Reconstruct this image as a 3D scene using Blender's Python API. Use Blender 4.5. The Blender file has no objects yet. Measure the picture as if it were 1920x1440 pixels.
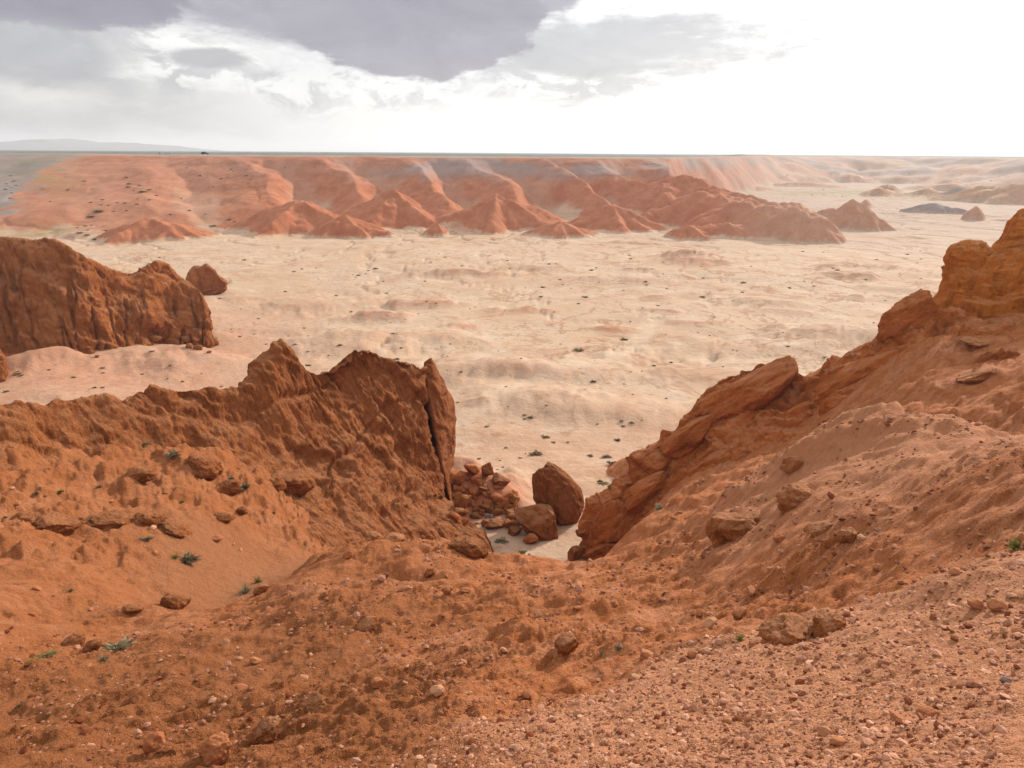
import bpy, bmesh, math, random
import numpy as np
from mathutils import Matrix, Vector

random.seed(7)
rng = np.random.default_rng(7)
scene = bpy.context.scene
COL = scene.collection
R = math.radians

# ------------------------------------------------------------------ camera
CAM_H = 30.0                       # metres above the basin floor (world z = 0)
FPX = 1371.0                       # focal length in pixels of a 1920 wide frame
PITCH, ROLL = R(17.55), R(0.36)
cp, sp_ = math.cos(PITCH), math.sin(PITCH)
_F = np.array([0, cp, -sp_]); _R0 = np.array([1., 0, 0]); _U0 = np.array([0, sp_, cp])
_R = math.cos(ROLL) * _R0 + math.sin(ROLL) * _U0
_U = -math.sin(ROLL) * _R0 + math.cos(ROLL) * _U0
C0 = np.array([0, 0, CAM_H])
cam_data = bpy.data.cameras.new('camera')
cam = bpy.data.objects.new('camera', cam_data)
COL.objects.link(cam)
cam_data.sensor_width = 36.0
cam_data.lens = 36.0 * FPX / 1920.0
cam_data.clip_start = 0.1
cam_data.clip_end = 120000
cam.matrix_world = Matrix(((_R[0], _U[0], -_F[0], C0[0]), (_R[1], _U[1], -_F[1], C0[1]),
                           (_R[2], _U[2], -_F[2], C0[2]), (0, 0, 0, 1)))
scene.camera = cam

# ------------------------------------------------------------------ sky, sun, exposure
SUN_AZ, SUN_EL = R(40), R(23)      # azimuth to the right of the view direction (+Y)
SUN_DIR = np.array([math.sin(SUN_AZ) * math.cos(SUN_EL), math.cos(SUN_AZ) * math.cos(SUN_EL), math.sin(SUN_EL)])
SUN_STRENGTH = 3.2
scene.view_settings.view_transform = 'Standard'
scene.view_settings.look = 'None'
scene.view_settings.exposure = 0.7
scene.view_settings.gamma = 1.0
scene.view_settings.use_curve_mapping = False
scene.cycles.use_denoising = True
scene.cycles.max_bounces = 5
scene.cycles.diffuse_bounces = 3
scene.cycles.volume_bounces = 0


class NT:
    """tiny helper to write node trees"""
    def __init__(self, tree):
        self.t = tree; self.n = tree.nodes; self.l = tree.links

    def node(self, kind, **kw):
        nd = self.n.new(kind)
        for k, v in kw.items():
            setattr(nd, k, v)
        return nd

    def put(self, sock, v):
        if v is None:
            return
        if hasattr(v, 'is_output'):
            self.l.new(v, sock)
        elif isinstance(v, (tuple, list)):
            if sock.type == 'RGBA' and len(v) == 3:
                v = (*v, 1)
            sock.default_value = v
        else:
            sock.default_value = v

    def math(self, op, a, b=None, c=None, clamp=False):
        nd = self.node('ShaderNodeMath', operation=op, use_clamp=clamp)
        for i, v in enumerate((a, b, c)):
            self.put(nd.inputs[i], v)
        return nd.outputs[0]

    def vmath(self, op, a, b=None):
        nd = self.node('ShaderNodeVectorMath', operation=op)
        self.put(nd.inputs[0], a); self.put(nd.inputs[1], b)
        return nd.outputs['Value'] if op in ('DOT_PRODUCT', 'LENGTH') else nd.outputs[0]

    def noise(self, vec, scale, detail=4, rough=.55, lac=2.0, dist=0.0):
        nd = self.node('ShaderNodeTexNoise')
        self.put(nd.inputs['Vector'], vec)
        nd.inputs['Scale'].default_value = scale; nd.inputs['Detail'].default_value = detail
        nd.inputs['Roughness'].default_value = rough; nd.inputs['Distortion'].default_value = dist
        nd.inputs['Lacunarity'].default_value = lac
        return nd.outputs[0]

    def voronoi(self, vec, scale, feature='F1', rnd=1.0):
        nd = self.node('ShaderNodeTexVoronoi', feature=feature)
        self.put(nd.inputs['Vector'], vec)
        nd.inputs['Scale'].default_value = scale; nd.inputs['Randomness'].default_value = rnd
        return nd

    def smooth(self, v, lo, hi, a=0.0, b=1.0):
        nd = self.node('ShaderNodeMapRange', interpolation_type='SMOOTHSTEP')
        self.put(nd.inputs['Value'], v)
        nd.inputs['From Min'].default_value = lo; nd.inputs['From Max'].default_value = hi
        nd.inputs['To Min'].default_value = a; nd.inputs['To Max'].default_value = b
        return nd.outputs[0]

    def mix(self, f, a, b, mode='MIX'):
        nd = self.node('ShaderNodeMix', data_type='RGBA', blend_type=mode)
        self.put(nd.inputs[0], f); self.put(nd.inputs[6], a); self.put(nd.inputs[7], b)
        return nd.outputs[2]

    def attr(self, name):
        return self.node('ShaderNodeAttribute', attribute_name=name).outputs['Fac']

    def combine(self, x, y, z):
        nd = self.node('ShaderNodeCombineXYZ')
        for i, v in enumerate((x, y, z)):
            self.put(nd.inputs[i], v)
        return nd.outputs[0]

    def bump(self, h, dist, strength=1.0, normal=None):
        nd = self.node('ShaderNodeBump')
        nd.inputs['Strength'].default_value = strength; nd.inputs['Distance'].default_value = dist
        self.put(nd.inputs['Height'], h)
        if normal is not None:
            self.put(nd.inputs['Normal'], normal)
        return nd.outputs[0]


def ray(px, py):
    d = _F + (px - 960) / FPX * _R + (720 - py) / FPX * _U
    return d


def at(px, py, d):
    """world point seen at that pixel, at horizontal distance d from the camera"""
    v = ray(px, py)
    return C0 + v * (d / math.hypot(v[0], v[1]))


def atz(px, py, z):
    v = ray(px, py)
    return C0 + v * ((z - CAM_H) / v[2])


world = bpy.data.worlds.new('World')
scene.world = world
world.use_nodes = True
w = NT(world.node_tree)
w.n.clear()
sky = w.node('ShaderNodeTexSky', sky_type='NISHITA', sun_disc=False)
sky.sun_elevation = SUN_EL
sky.sun_rotation = SUN_AZ
sky.altitude = 1200
sky.air_density = 1.0; sky.dust_density = 3.0; sky.ozone_density = 1.0
gen = w.node('ShaderNodeTexCoord').outputs['Generated']
dirn = w.vmath('NORMALIZE', gen)
sep = w.node('ShaderNodeSeparateXYZ'); w.put(sep.inputs[0], dirn)
dx, dy, dz = sep.outputs
zc = w.math('MAXIMUM', dz, 0.0)
inv = w.math('DIVIDE', 1.0, w.math('ADD', zc, 0.07))
plane = w.combine(w.math('MULTIPLY', dx, inv), w.math('MULTIPLY', dy, inv), 0.0)   # flat cloud deck
soft = w.combine(w.math('MULTIPLY', dx, 1.0), w.math('MULTIPLY', dy, 1.0), w.math('MULTIPLY', dz, 2.6))
n_deck = w.noise(plane, 0.9, 7, .58, dist=.4)
soft2 = w.combine(dx, dy, w.math('MULTIPLY', dz, 2.0))
n_fine = w.noise(soft, 8.0, 10, .64, dist=.5)
n_puff = w.noise(soft2, 17.0, 9, .66, dist=.6)
n_big = w.noise(soft, 2.6, 5, .55)
n_streak = w.noise(w.combine(w.math('MULTIPLY', dx, 1.0), dy, w.math('MULTIPLY', dz, 6.0)), 7.0, 9, .64)
sund = w.vmath('DOT_PRODUCT', dirn, tuple(SUN_DIR))
glow = w.smooth(sund, 0.62, 0.93)
glow2 = w.smooth(sund, 0.90, 1.0)
# bright veil of thin cloud, whitest towards the sun
base_b = w.math('ADD', w.math('MULTIPLY', glow, 0.10), 0.66)
base_b = w.math('ADD', base_b, w.math('MULTIPLY', w.math('SUBTRACT', n_big, .5), .22))
base_b = w.math('ADD', base_b, w.math('MULTIPLY', glow2, .8))
# az / el style coordinates of the clouds' own places in the sky
azt = w.math('ARCTAN2', dx, dy)
elt = w.math('ARCSINE', dz)
wob = w.math('ADD', w.math('SUBTRACT', n_fine, .5), w.math('MULTIPLY', w.math('SUBTRACT', n_puff, .5), .55))
wob2 = w.math('MULTIPLY', w.math('SUBTRACT', n_streak, .5), 1.0)


def cloud(px, py, rx, ry, soft_lo, soft_hi, wa, wb, flat=0.0):
    v = ray(px, py)
    a0 = math.atan2(v[0], v[1]); e0 = math.asin(v[2] / np.linalg.norm(v))
    u = w.math('DIVIDE', w.math('SUBTRACT', azt, a0), rx / FPX)
    q = w.math('DIVIDE', w.math('SUBTRACT', elt, e0), ry / FPX)
    if flat:
        lowq = w.math('MULTIPLY', w.math('MINIMUM', q, 0.0), flat)
        q = w.math('ADD', w.math('MAXIMUM', q, 0.0), lowq)
    r = w.math('SQRT', w.math('ADD', w.math('MULTIPLY', u, u), w.math('MULTIPLY', q, q)))
    r = w.math('ADD', r, w.math('MULTIPLY', wob, wa))
    r = w.math('ADD', r, w.math('MULTIPLY', wob2, wb))
    return w.smooth(r, soft_hi, soft_lo, 0.0, 1.0)


col = w.combine(w.math('MULTIPLY', base_b, 1.0), w.math('MULTIPLY', base_b, .99), w.math('MULTIPLY', base_b, .985))
tex = w.math('ADD', .42, w.math('ADD', w.math('MULTIPLY', n_fine, .76), w.math('MULTIPLY', n_puff, .40)))


def lay(c, mask, rgb, amt=1.0, textured=True):
    m = w.math('MULTIPLY', mask, amt)
    if textured:
        tv = w.vmath('SCALE', rgb, None)
        tv.node.inputs[3].default_value = 1.0
        w.l.new(tex, tv.node.inputs[3])
        rgb = tv
    return w.mix(m, c, rgb)


# broken bright patches in the left half, grey banks, and the big violet cloud
brk = w.smooth(n_streak, .50, .62)
brk2 = w.smooth(n_puff, .49, .60)
puff = w.smooth(n_fine, .46, .60)
lowleft = cloud(20, 130, 600, 200, .35, 1.1, 1.0, .5)
col = lay(col, lowleft, (.315, .305, .312), .95)
col = w.mix(w.math('MULTIPLY', w.math('MULTIPLY', puff, lowleft), .55), col, (.41, .40, .392, 1))
col = w.mix(w.math('MULTIPLY', w.math('MULTIPLY', brk, lowleft), .45), col, (.45, .435, .415, 1))
# bright openings
gap = cloud(400, 85, 190, 85, .35, 1.0, 2.0, .8)
col = w.mix(w.math('MULTIPLY', gap, .97), col, (.68, .665, .64, 1))
gap2 = cloud(760, 175, 430, 75, .3, 1.15, 1.6, .9)
col = w.mix(w.math('MULTIPLY', gap2, .85), col, (.62, .61, .60, 1))
gap3 = cloud(70, 178, 130, 32, .2, 1.0, 2.2, 1.2)
col = w.mix(w.math('MULTIPLY', gap3, .75), col, (.56, .54, .515, 1))
# small broken puffs under and beside the openings
sm = cloud(640, 165, 400, 55, .3, 1.1, 1.6, 1.2)
col = lay(col, w.math('MULTIPLY', sm, brk2), (.36, .352, .362), .9)
sm2 = cloud(300, 120, 240, 80, .3, 1.1, 1.6, 1.0)
col = lay(col, w.math('MULTIPLY', sm2, w.smooth(n_puff, .46, .56)), (.31, .30, .312), .85)
# thin streaks right of the middle
thin = cloud(1150, 85, 320, 62, .60, 1.15, 1.2, 1.3, 1.2)
col = lay(col, w.math('MULTIPLY', thin, w.smooth(n_streak, .28, .46)), (.33, .326, .335), .95)
col = lay(col, w.math('MULTIPLY', cloud(1080, 145, 270, 42, .5, 1.15, 1.5, 1.5), w.smooth(n_puff, .40, .54)), (.35, .346, .355), .95)
col = lay(col, cloud(390, 108, 78, 20, .65, 1.05, 1.0, .5), (.27, .262, .272), .95)
# the big violet grey cloud with its flat base
col = lay(col, cloud(620, -25, 340, 125, .55, 1.08, .9, .5), (.235, .215, .245), .95)
col = lay(col, cloud(770, 20, 235, 106, .92, 1.0, .42, .28, 1.0), (.195, .174, .208), .97)
col = lay(col, cloud(985, 4, 120, 20, .7, 1.05, .9, .7), (.22, .20, .235), .9)
col = lay(col, cloud(430, -30, 230, 80, .5, 1.1, 1.1, .5), (.25, .232, .262), .9)
col = lay(col, cloud(90, -14, 205, 50, .85, 1.05, .9, .45), (.175, .155, .19), .96)
col = lay(col, cloud(50, 92, 130, 55, .5, 1.05, 1.5, .5), (.265, .258, .277), .8)
deck = w.smooth(n_deck, .40, .70)
hi = w.smooth(elt, R(9), R(24))
col = w.mix(w.math('MULTIPLY', w.math('MULTIPLY', deck, hi), .30), col, (.55, .54, .55, 1))
tenx = w.vmath('SCALE', col, None); tenx.node.inputs[3].default_value = 10.0
cover = w.math('MULTIPLY', w.smooth(elt, R(70), R(12)), .94)
skycol = w.mix(.90, sky.outputs[0], tenx)
bg = w.node('ShaderNodeBackground')
bg.inputs['Strength'].default_value = 0.1
w.l.new(skycol, bg.inputs['Color'])
w.l.new(bg.outputs[0], w.node('ShaderNodeOutputWorld').inputs['Surface'])

sun_data = bpy.data.lights.new('sun', 'SUN')
sun = bpy.data.objects.new('sun', sun_data)
COL.objects.link(sun)
sun_data.energy = SUN_STRENGTH
sun_data.angle = R(2.0)
sun_data.color = (1.0, .93, .82)
sun.rotation_euler = Vector(SUN_DIR).to_track_quat('Z', 'Y').to_euler()


# ------------------------------------------------------------------ numpy noise
_perm = rng.permutation(256).astype(np.int32)
_perm = np.concatenate([_perm, _perm])
_g2 = np.array([[math.cos(a), math.sin(a)] for a in np.linspace(0, 2 * math.pi, 16, endpoint=False)], np.float32)
_g3 = rng.normal(size=(64, 3)).astype(np.float32)
_g3 /= np.linalg.norm(_g3, axis=1)[:, None]


def fade(t):
    return t * t * t * (t * (t * 6 - 15) + 10)


def perlin2(x, y):
    x = np.asarray(x, np.float32); y = np.asarray(y, np.float32)
    xi = np.floor(x); yi = np.floor(y)
    xf = x - xi; yf = y - yi
    xi = xi.astype(np.int32) & 255; yi = yi.astype(np.int32) & 255
    u = fade(xf); v = fade(yf)

    def g(ix, iy, fx, fy):
        h = _perm[_perm[ix & 255] + (iy & 255)] & 15
        return _g2[h, 0] * fx + _g2[h, 1] * fy
    a = g(xi, yi, xf, yf); b = g(xi + 1, yi, xf - 1, yf)
    c = g(xi, yi + 1, xf, yf - 1); d = g(xi + 1, yi + 1, xf - 1, yf - 1)
    return ((a + u * (b - a)) + v * ((c + u * (d - c)) - (a + u * (b - a)))) * 1.5


def perlin3(x, y, z):
    x = np.asarray(x, np.float32); y = np.asarray(y, np.float32); z = np.asarray(z, np.float32)
    xi = np.floor(x); yi = np.floor(y); zi = np.floor(z)
    xf = x - xi; yf = y - yi; zf = z - zi
    xi = xi.astype(np.int32) & 255; yi = yi.astype(np.int32) & 255; zi = zi.astype(np.int32) & 255
    u = fade(xf); v = fade(yf); t = fade(zf)

    def g(a, b, c):
        h = _perm[_perm[_perm[(xi + a) & 255] + ((yi + b) & 255)] + ((zi + c) & 255)] & 63
        return _g3[h, 0] * (xf - a) + _g3[h, 1] * (yf - b) + _g3[h, 2] * (zf - c)

    def l(a, b, k):
        return a + k * (b - a)
    return l(l(l(g(0, 0, 0), g(1, 0, 0), u), l(g(0, 1, 0), g(1, 1, 0), u), v),
             l(l(g(0, 0, 1), g(1, 0, 1), u), l(g(0, 1, 1), g(1, 1, 1), u), v), t) * 1.5


def fbm2(x, y, oct=4, gain=.5, seed=0.0):
    s = 0; a = 1.0; f = 1.0
    for i in range(oct):
        s = s + a * perlin2(x * f + seed + 17.3 * i, y * f - seed * .7 + 9.1 * i)
        a *= gain; f *= 2.03
    return s


def fbm3(p, oct=4, gain=.5, seed=0.0):
    s = 0; a = 1.0; f = 1.0
    for i in range(oct):
        s = s + a * perlin3(p[..., 0] * f + seed + 7.7 * i, p[..., 1] * f + 3.1 * i, p[..., 2] * f - 5.3 * i + seed)
        a *= gain; f *= 2.03
    return s


def sstep(x, lo, hi):
    t = np.clip((x - lo) / (hi - lo), 0, 1)
    return t * t * (3 - 2 * t)


# ------------------------------------------------------------------ object helpers
def link(o):
    COL.objects.link(o)
    return o


def grid_mesh(name, P, mat, attrs=None, close_u=False):
    """P: (n, m, 3) array -> one smooth quad mesh"""
    n, m = P.shape[:2]
    idx = np.arange(n * m, dtype=np.int32).reshape(n, m)
    q = np.stack([idx[:-1, :-1], idx[1:, :-1], idx[1:, 1:], idx[:-1, 1:]], -1).reshape(-1, 4)
    return raw_mesh(name, P.reshape(-1, 3), q, mat, attrs)


def raw_mesh(name, V, Q, mat, attrs=None, smooth=True):
    me = bpy.data.meshes.new(name)
    V = np.ascontiguousarray(V, np.float32)
    Q = np.ascontiguousarray(Q, np.int32)
    k = Q.shape[1]
    me.vertices.add(len(V)); me.vertices.foreach_set('co', V.ravel())
    me.loops.add(Q.size); me.loops.foreach_set('vertex_index', Q.ravel())
    me.polygons.add(len(Q)); me.polygons.foreach_set('loop_start', np.arange(0, Q.size, k, dtype=np.int32))
    me.polygons.foreach_set('use_smooth', np.full(len(Q), smooth, bool))
    me.update(calc_edges=True)
    for kname, arr in (attrs or {}).items():
        a = me.attributes.new(kname, 'FLOAT', 'POINT')
        a.data.foreach_set('value', np.ascontiguousarray(arr, np.float32).ravel())
    me.materials.append(mat)
    return me


def new_obj(name, me, parent=None, loc=None):
    o = bpy.data.objects.new(name, me)
    if parent is not None:
        o.parent = parent
    if loc is not None:
        o.location = loc
    return link(o)


def tag(o, label=None, cat=None, group=None, kind=None):
    if label: o['label'] = label
    if cat: o['category'] = cat
    if group: o['group'] = group
    if kind: o['kind'] = kind
    return o


# ------------------------------------------------------------------ materials
def base_mat(name):
    m = bpy.data.materials.new(name)
    m.use_nodes = True
    t = NT(m.node_tree)
    bsdf = t.n['Principled BSDF']
    bsdf.inputs['Roughness'].default_value = .95
    bsdf.inputs['Specular IOR Level'].default_value = .12
    return m, t, bsdf


def pos(t):
    return t.node('ShaderNodeNewGeometry').outputs['Position']


def soil_material():
    """red clay and gravel of the near hillside"""
    m, t, b = base_mat('red_soil')
    p = pos(t)
    n1 = t.noise(p, .35, 5, .6)
    n2 = t.noise(p, 2.3, 6, .65)
    n3 = t.noise(p, 14, 5, .7)
    n4 = t.noise(p, 60, 3, .7)
    c = t.mix(t.smooth(n1, .38, .66), (.45, .155, .056), (.48, .193, .090))
    c = t.mix(t.smooth(n2, .42, .68), c, (.345, .105, .029))
    q = t.combine(t.math('MULTIPLY', t.vmath('DOT_PRODUCT', p, (.86, .51, 0)), .22), t.vmath('DOT_PRODUCT', p, (-.51, .86, .5)), 0.0)
    s1 = t.noise(q, 2.6, 6, .66, dist=.3); s2 = t.noise(q, 9.0, 5, .66)
    still = t.math('SUBTRACT', 1.0, t.math('MULTIPLY', t.attr('sand'), .9))
    c = t.mix(t.math('MULTIPLY', t.math('MULTIPLY', t.smooth(s1, .50, .64), .6), still), c, (.27, .078, .021))
    c = t.mix(t.math('MULTIPLY', t.math('MULTIPLY', t.smooth(s2, .54, .68), .5), still), c, (.25, .070, .019))
    c = t.mix(t.math('MULTIPLY', t.smooth(s1, .44, .33), .35), c, (.55, .262, .150))
    c = t.mix(t.math('MULTIPLY', t.smooth(n3, .50, .75), .5), c, (.52, .245, .135))
    c = t.mix(t.math('MULTIPLY', t.attr('pale'), .65), c, (.52, .240, .128))
    c = t.mix(t.math('MULTIPLY', t.attr('sand'), .7), c, (.315, .142, .072))
    c = t.mix(t.math('MULTIPLY', t.attr('rock'), .55), c, (.36, .115, .034))
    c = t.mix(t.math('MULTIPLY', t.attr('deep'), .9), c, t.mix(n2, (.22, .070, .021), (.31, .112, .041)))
    v = t.voronoi(p, 22)
    spot = t.math('MULTIPLY', t.smooth(v.outputs['Distance'], .30, .18), t.smooth(t.noise(p, 3.1, 3), .48, .62))
    c = t.mix(t.math('MULTIPLY', spot, .55), c, t.mix(n4, (.20, .055, .02), (.58, .31, .19)))
    c = t.mix(.35, c, t.mix(n4, (.5, .5, .5), (1.5, 1.5, 1.5)), 'MULTIPLY')
    t.put(b.inputs['Base Color'], c)
    h = t.math('ADD', t.math('MULTIPLY', n3, .6), t.math('MULTIPLY', n4, .25))
    h = t.math('ADD', h, t.math('MULTIPLY', spot, .5))
    h = t.math('SUBTRACT', h, t.math('ADD', t.math('MULTIPLY', s1, .5), t.math('MULTIPLY', s2, .3)))
    bp = t.bump(h, .08, 1.0)
    bp = t.bump(n2, .35, .7, bp)
    t.put(b.inputs['Normal'], bp)
    return m


def rock_material(name, dark, light, pale, scale=1.0, bed=(.35, .2, .9), bump=1.0, grain=(0, 0, 1)):
    """layered sandstone / mudstone"""
    m, t, b = base_mat(name)
    p = t.vmath('SCALE', pos(t), None); p.node.inputs[3].default_value = scale
    n1 = t.noise(p, .28, 5, .6)
    n2 = t.noise(p, 1.6, 6, .65)
    n3 = t.noise(p, 7, 5, .7)
    n4 = t.noise(p, 30, 3, .7)
    bd = t.vmath('DOT_PRODUCT', p, bed)
    bd = t.math('ADD', bd, t.math('MULTIPLY', n1, 1.6))
    lay = t.noise(t.combine(t.math('MULTIPLY', bd, 1.0), t.math('MULTIPLY', n2, .25), 0.0), 3.0, 5, .7)
    gl = math.sqrt(sum(v * v for v in grain)); gv = tuple(v / gl for v in grain)
    along = t.node('ShaderNodeVectorMath', operation='SCALE')
    along.inputs[0].default_value = gv
    t.put(along.inputs[3], t.math('MULTIPLY', t.vmath('DOT_PRODUCT', p, gv), -.87))
    gp = t.vmath('ADD', p, along.outputs[0])
    gr = t.noise(gp, 1.5, 5, .62, dist=.3)
    gr2 = t.noise(gp, 5.0, 4, .62)
    c = t.mix(t.smooth(n1, .36, .64), dark, light)
    c = t.mix(t.math('MULTIPLY', t.smooth(gr, .50, .62), .65), c, tuple(v * .55 for v in dark))
    c = t.mix(t.math('MULTIPLY', t.smooth(gr2, .55, .68), .40), c, tuple(v * .60 for v in dark))
    c = t.mix(t.math('MULTIPLY', t.smooth(gr, .44, .34), .45), c, pale)
    c = t.mix(t.math('MULTIPLY', t.smooth(lay, .45, .66), .6), c, tuple(v * .72 for v in dark))
    c = t.mix(t.math('MULTIPLY', t.smooth(n2, .55, .75), .5), c, pale)
    nrm = t.node('ShaderNodeNewGeometry').outputs['Normal']
    up = t.node('ShaderNodeSeparateXYZ'); t.put(up.inputs[0], nrm)
    dust = t.math('MULTIPLY', t.smooth(up.outputs[2], .55, .92), .55)      # wind-blown dust lies on flat ledges
    c = t.mix(dust, c, pale)
    c = t.mix(t.math('MULTIPLY', t.smooth(n3, .62, .8), .35), c, pale)
    c = t.mix(.3, c, t.mix(n4, (.5, .5, .5), (1.5, 1.5, 1.5)), 'MULTIPLY')
    t.put(b.inputs['Base Color'], c)
    h = t.math('ADD', t.math('MULTIPLY', n3, .6), t.math('MULTIPLY', n4, .2))
    h = t.math('ADD', h, t.math('MULTIPLY', lay, .5))
    h = t.math('ADD', h, t.math('SUBTRACT', .6, t.math('ADD', t.math('MULTIPLY', gr, .8), t.math('MULTIPLY', gr2, .3))))
    bp = t.bump(h, .30 / scale, 1.0 * bump)
    bp = t.bump(n2, .7 / scale, .6 * bump, bp)
    t.put(b.inputs['Normal'], bp)
    return m


def stone_material(name, a, bcol, scale=30):
    m, t, b = base_mat(name)
    oi = t.node('ShaderNodeObjectInfo').outputs['Random']
    tc = t.node('ShaderNodeTexCoord').outputs['Object']
    n = t.noise(tc, scale * .12, 5, .65)
    n2 = t.noise(tc, scale, 3, .7)
    c = t.mix(t.math('ADD', t.math('MULTIPLY', oi, .6), t.math('MULTIPLY', n, .4)), a, bcol)
    c = t.mix(.35, c, t.mix(n2, (.5, .5, .5), (1.5, 1.5, 1.5)), 'MULTIPLY')
    t.put(b.inputs['Base Color'], c)
    t.put(b.inputs['Normal'], t.bump(n2, .01, .6))
    return m


def gravel_material():
    m, t, b = base_mat('gravel')
    tint = t.attr('tint')
    c = t.mix(tint, (.16, .042, .015), (.57, .30, .19))
    n4 = t.noise(pos(t), 60, 3, .7)
    c = t.mix(.35, c, t.mix(n4, (.5, .5, .5), (1.5, 1.5, 1.5)), 'MULTIPLY')
    t.put(b.inputs['Base Color'], c)
    return m


def ground_material():
    m, t, b = base_mat('desert_floor')
    p = pos(t)
    n0 = t.noise(p, .006, 4, .55)
    n1 = t.noise(p, .03, 6, .6)
    n2 = t.noise(p, .16, 6, .65)
    n3 = t.noise(p, 1.1, 5, .7)
    sand = t.mix(t.smooth(n1, .36, .64), (.47, .308, .203), (.505, .362, .256))
    sand = t.mix(t.math('MULTIPLY', t.smooth(n2, .52, .72), .75), sand, (.43, .26, .155))
    sand = t.mix(t.math('MULTIPLY', t.smooth(n2, .46, .34), .55), sand, (.57, .44, .33))
    sand = t.mix(t.math('MULTIPLY', t.smooth(n3, .55, .72), .45), sand, (.40, .245, .15))
    vein = t.math('ABSOLUTE', t.math('SUBTRACT', t.noise(p, .055, 6, .6, dist=.6), .5))
    sand = t.mix(t.math('MULTIPLY', t.smooth(vein, .022, .004), t.smooth(n0, .40, .58, .15, .8)), sand, (.33, .165, .085))
    vein2 = t.math('ABSOLUTE', t.math('SUBTRACT', t.noise(p, .13, 5, .6, dist=.8), .5))
    sand = t.mix(t.math('MULTIPLY', t.smooth(vein2, .016, .003), t.smooth(n1, .48, .62, .0, .7)), sand, (.34, .175, .095))
    n5 = t.noise(p, .42, 5, .65)
    sand = t.mix(t.math('MULTIPLY', t.smooth(n5, .60, .70), .65), sand, (.34, .175, .095))
    sand = t.mix(t.math('MULTIPLY', t.attr('track'), .6), sand, (.55, .41, .295))
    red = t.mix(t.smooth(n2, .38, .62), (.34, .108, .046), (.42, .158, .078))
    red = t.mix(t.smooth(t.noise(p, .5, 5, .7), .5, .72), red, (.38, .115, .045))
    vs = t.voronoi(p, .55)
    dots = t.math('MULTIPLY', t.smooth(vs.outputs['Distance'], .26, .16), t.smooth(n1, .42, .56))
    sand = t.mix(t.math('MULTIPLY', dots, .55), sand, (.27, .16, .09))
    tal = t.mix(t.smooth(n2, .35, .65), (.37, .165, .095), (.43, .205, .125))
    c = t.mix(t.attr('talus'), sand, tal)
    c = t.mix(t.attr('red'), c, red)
    c = t.mix(t.attr('brown'), c, t.mix(n2, (.25, .12, .07), (.36, .20, .12)))
    c = t.mix(t.attr('grey'), c, t.mix(n2, (.22, .165, .15), (.31, .24, .215)))
    g = t.attr('green')
    c = t.mix(t.math('MULTIPLY', g, t.smooth(n2, .36, .6)), c, t.mix(n1, (.17, .14, .045), (.28, .21, .075)))
    c = t.mix(t.attr('far'), c, (.13, .145, .12))
    c = t.mix(.25, c, t.mix(n3, (.5, .5, .5), (1.5, 1.5, 1.5)), 'MULTIPLY')
    t.put(b.inputs['Base Color'], c)
    bp = t.bump(n3, .5, .4)
    bp = t.bump(n2, 1.5, .22, bp)
    t.put(b.inputs['Normal'], bp)
    return m


M_SOIL = soil_material()
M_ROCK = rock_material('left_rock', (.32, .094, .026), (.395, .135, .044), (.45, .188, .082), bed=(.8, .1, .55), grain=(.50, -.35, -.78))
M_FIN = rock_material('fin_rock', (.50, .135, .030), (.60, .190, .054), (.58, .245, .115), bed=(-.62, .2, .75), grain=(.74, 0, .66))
M_ORANGE = rock_material('orange_rock', (.54, .150, .018), (.64, .205, .036), (.58, .24, .095), bed=(.1, .1, .98))
M_MESA = rock_material('mesa_rock', (.35, .102, .027), (.43, .146, .045), (.49, .212, .10), grain=(.45, -.3, -.84), scale=.6, bed=(.3, .1, .9))
M_BOULDER = rock_material('boulder_rock', (.30, .082, .020), (.38, .122, .034), (.48, .22, .10), bed=(.7, .1, .6))
M_NEAR = rock_material('slope_rock', (.41, .130, .040), (.48, .180, .064), (.53, .25, .125), scale=2.2, bed=(-.5, .3, .8))
M_STONE = stone_material('stone', (.24, .068, .022), (.46, .20, .095))
M_PALE_STONE = stone_material('pale_stone', (.37, .155, .07), (.49, .26, .15))
M_DARK_STONE = stone_material('dark_stone', (.10, .075, .07), (.20, .15, .14))
M_GRAVEL = gravel_material()
M_GROUND = ground_material()

# ------------------------------------------------------------------ the basin floor, far escarpment and plateau: one sheet
def az_of(px):
    return (px - 960) / FPX           # tan(azimuth), near enough for the tables (pitch is small)


def az_tab(px_list):
    out = []
    for px in px_list:
        v = ray(px, 400)
        out.append(math.atan2(v[0], v[1]))
    return np.array(out)


PXT = [-700, -200, 0, 200, 400, 600, 800, 1000, 1150, 1250, 1350, 1450, 1600, 1750, 1920, 2300, 2800]
AZT = az_tab(PXT)
BASE_T = np.array([340, 335, 325, 312, 300, 296, 298, 300, 305, 325, 520, 800, 950, 900, 750, 700, 700], float)
RIM_T = np.array([640, 600, 560, 490, 425, 398, 395, 398, 408, 440, 700, 1050, 1200, 1150, 980, 900, 900], float)
SPUR_T = np.array([0, 0, 0, .10, .5, .95, 1, 1, 1, .6, .1, 0, 0, 0, 0, 0, 0], float)

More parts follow.
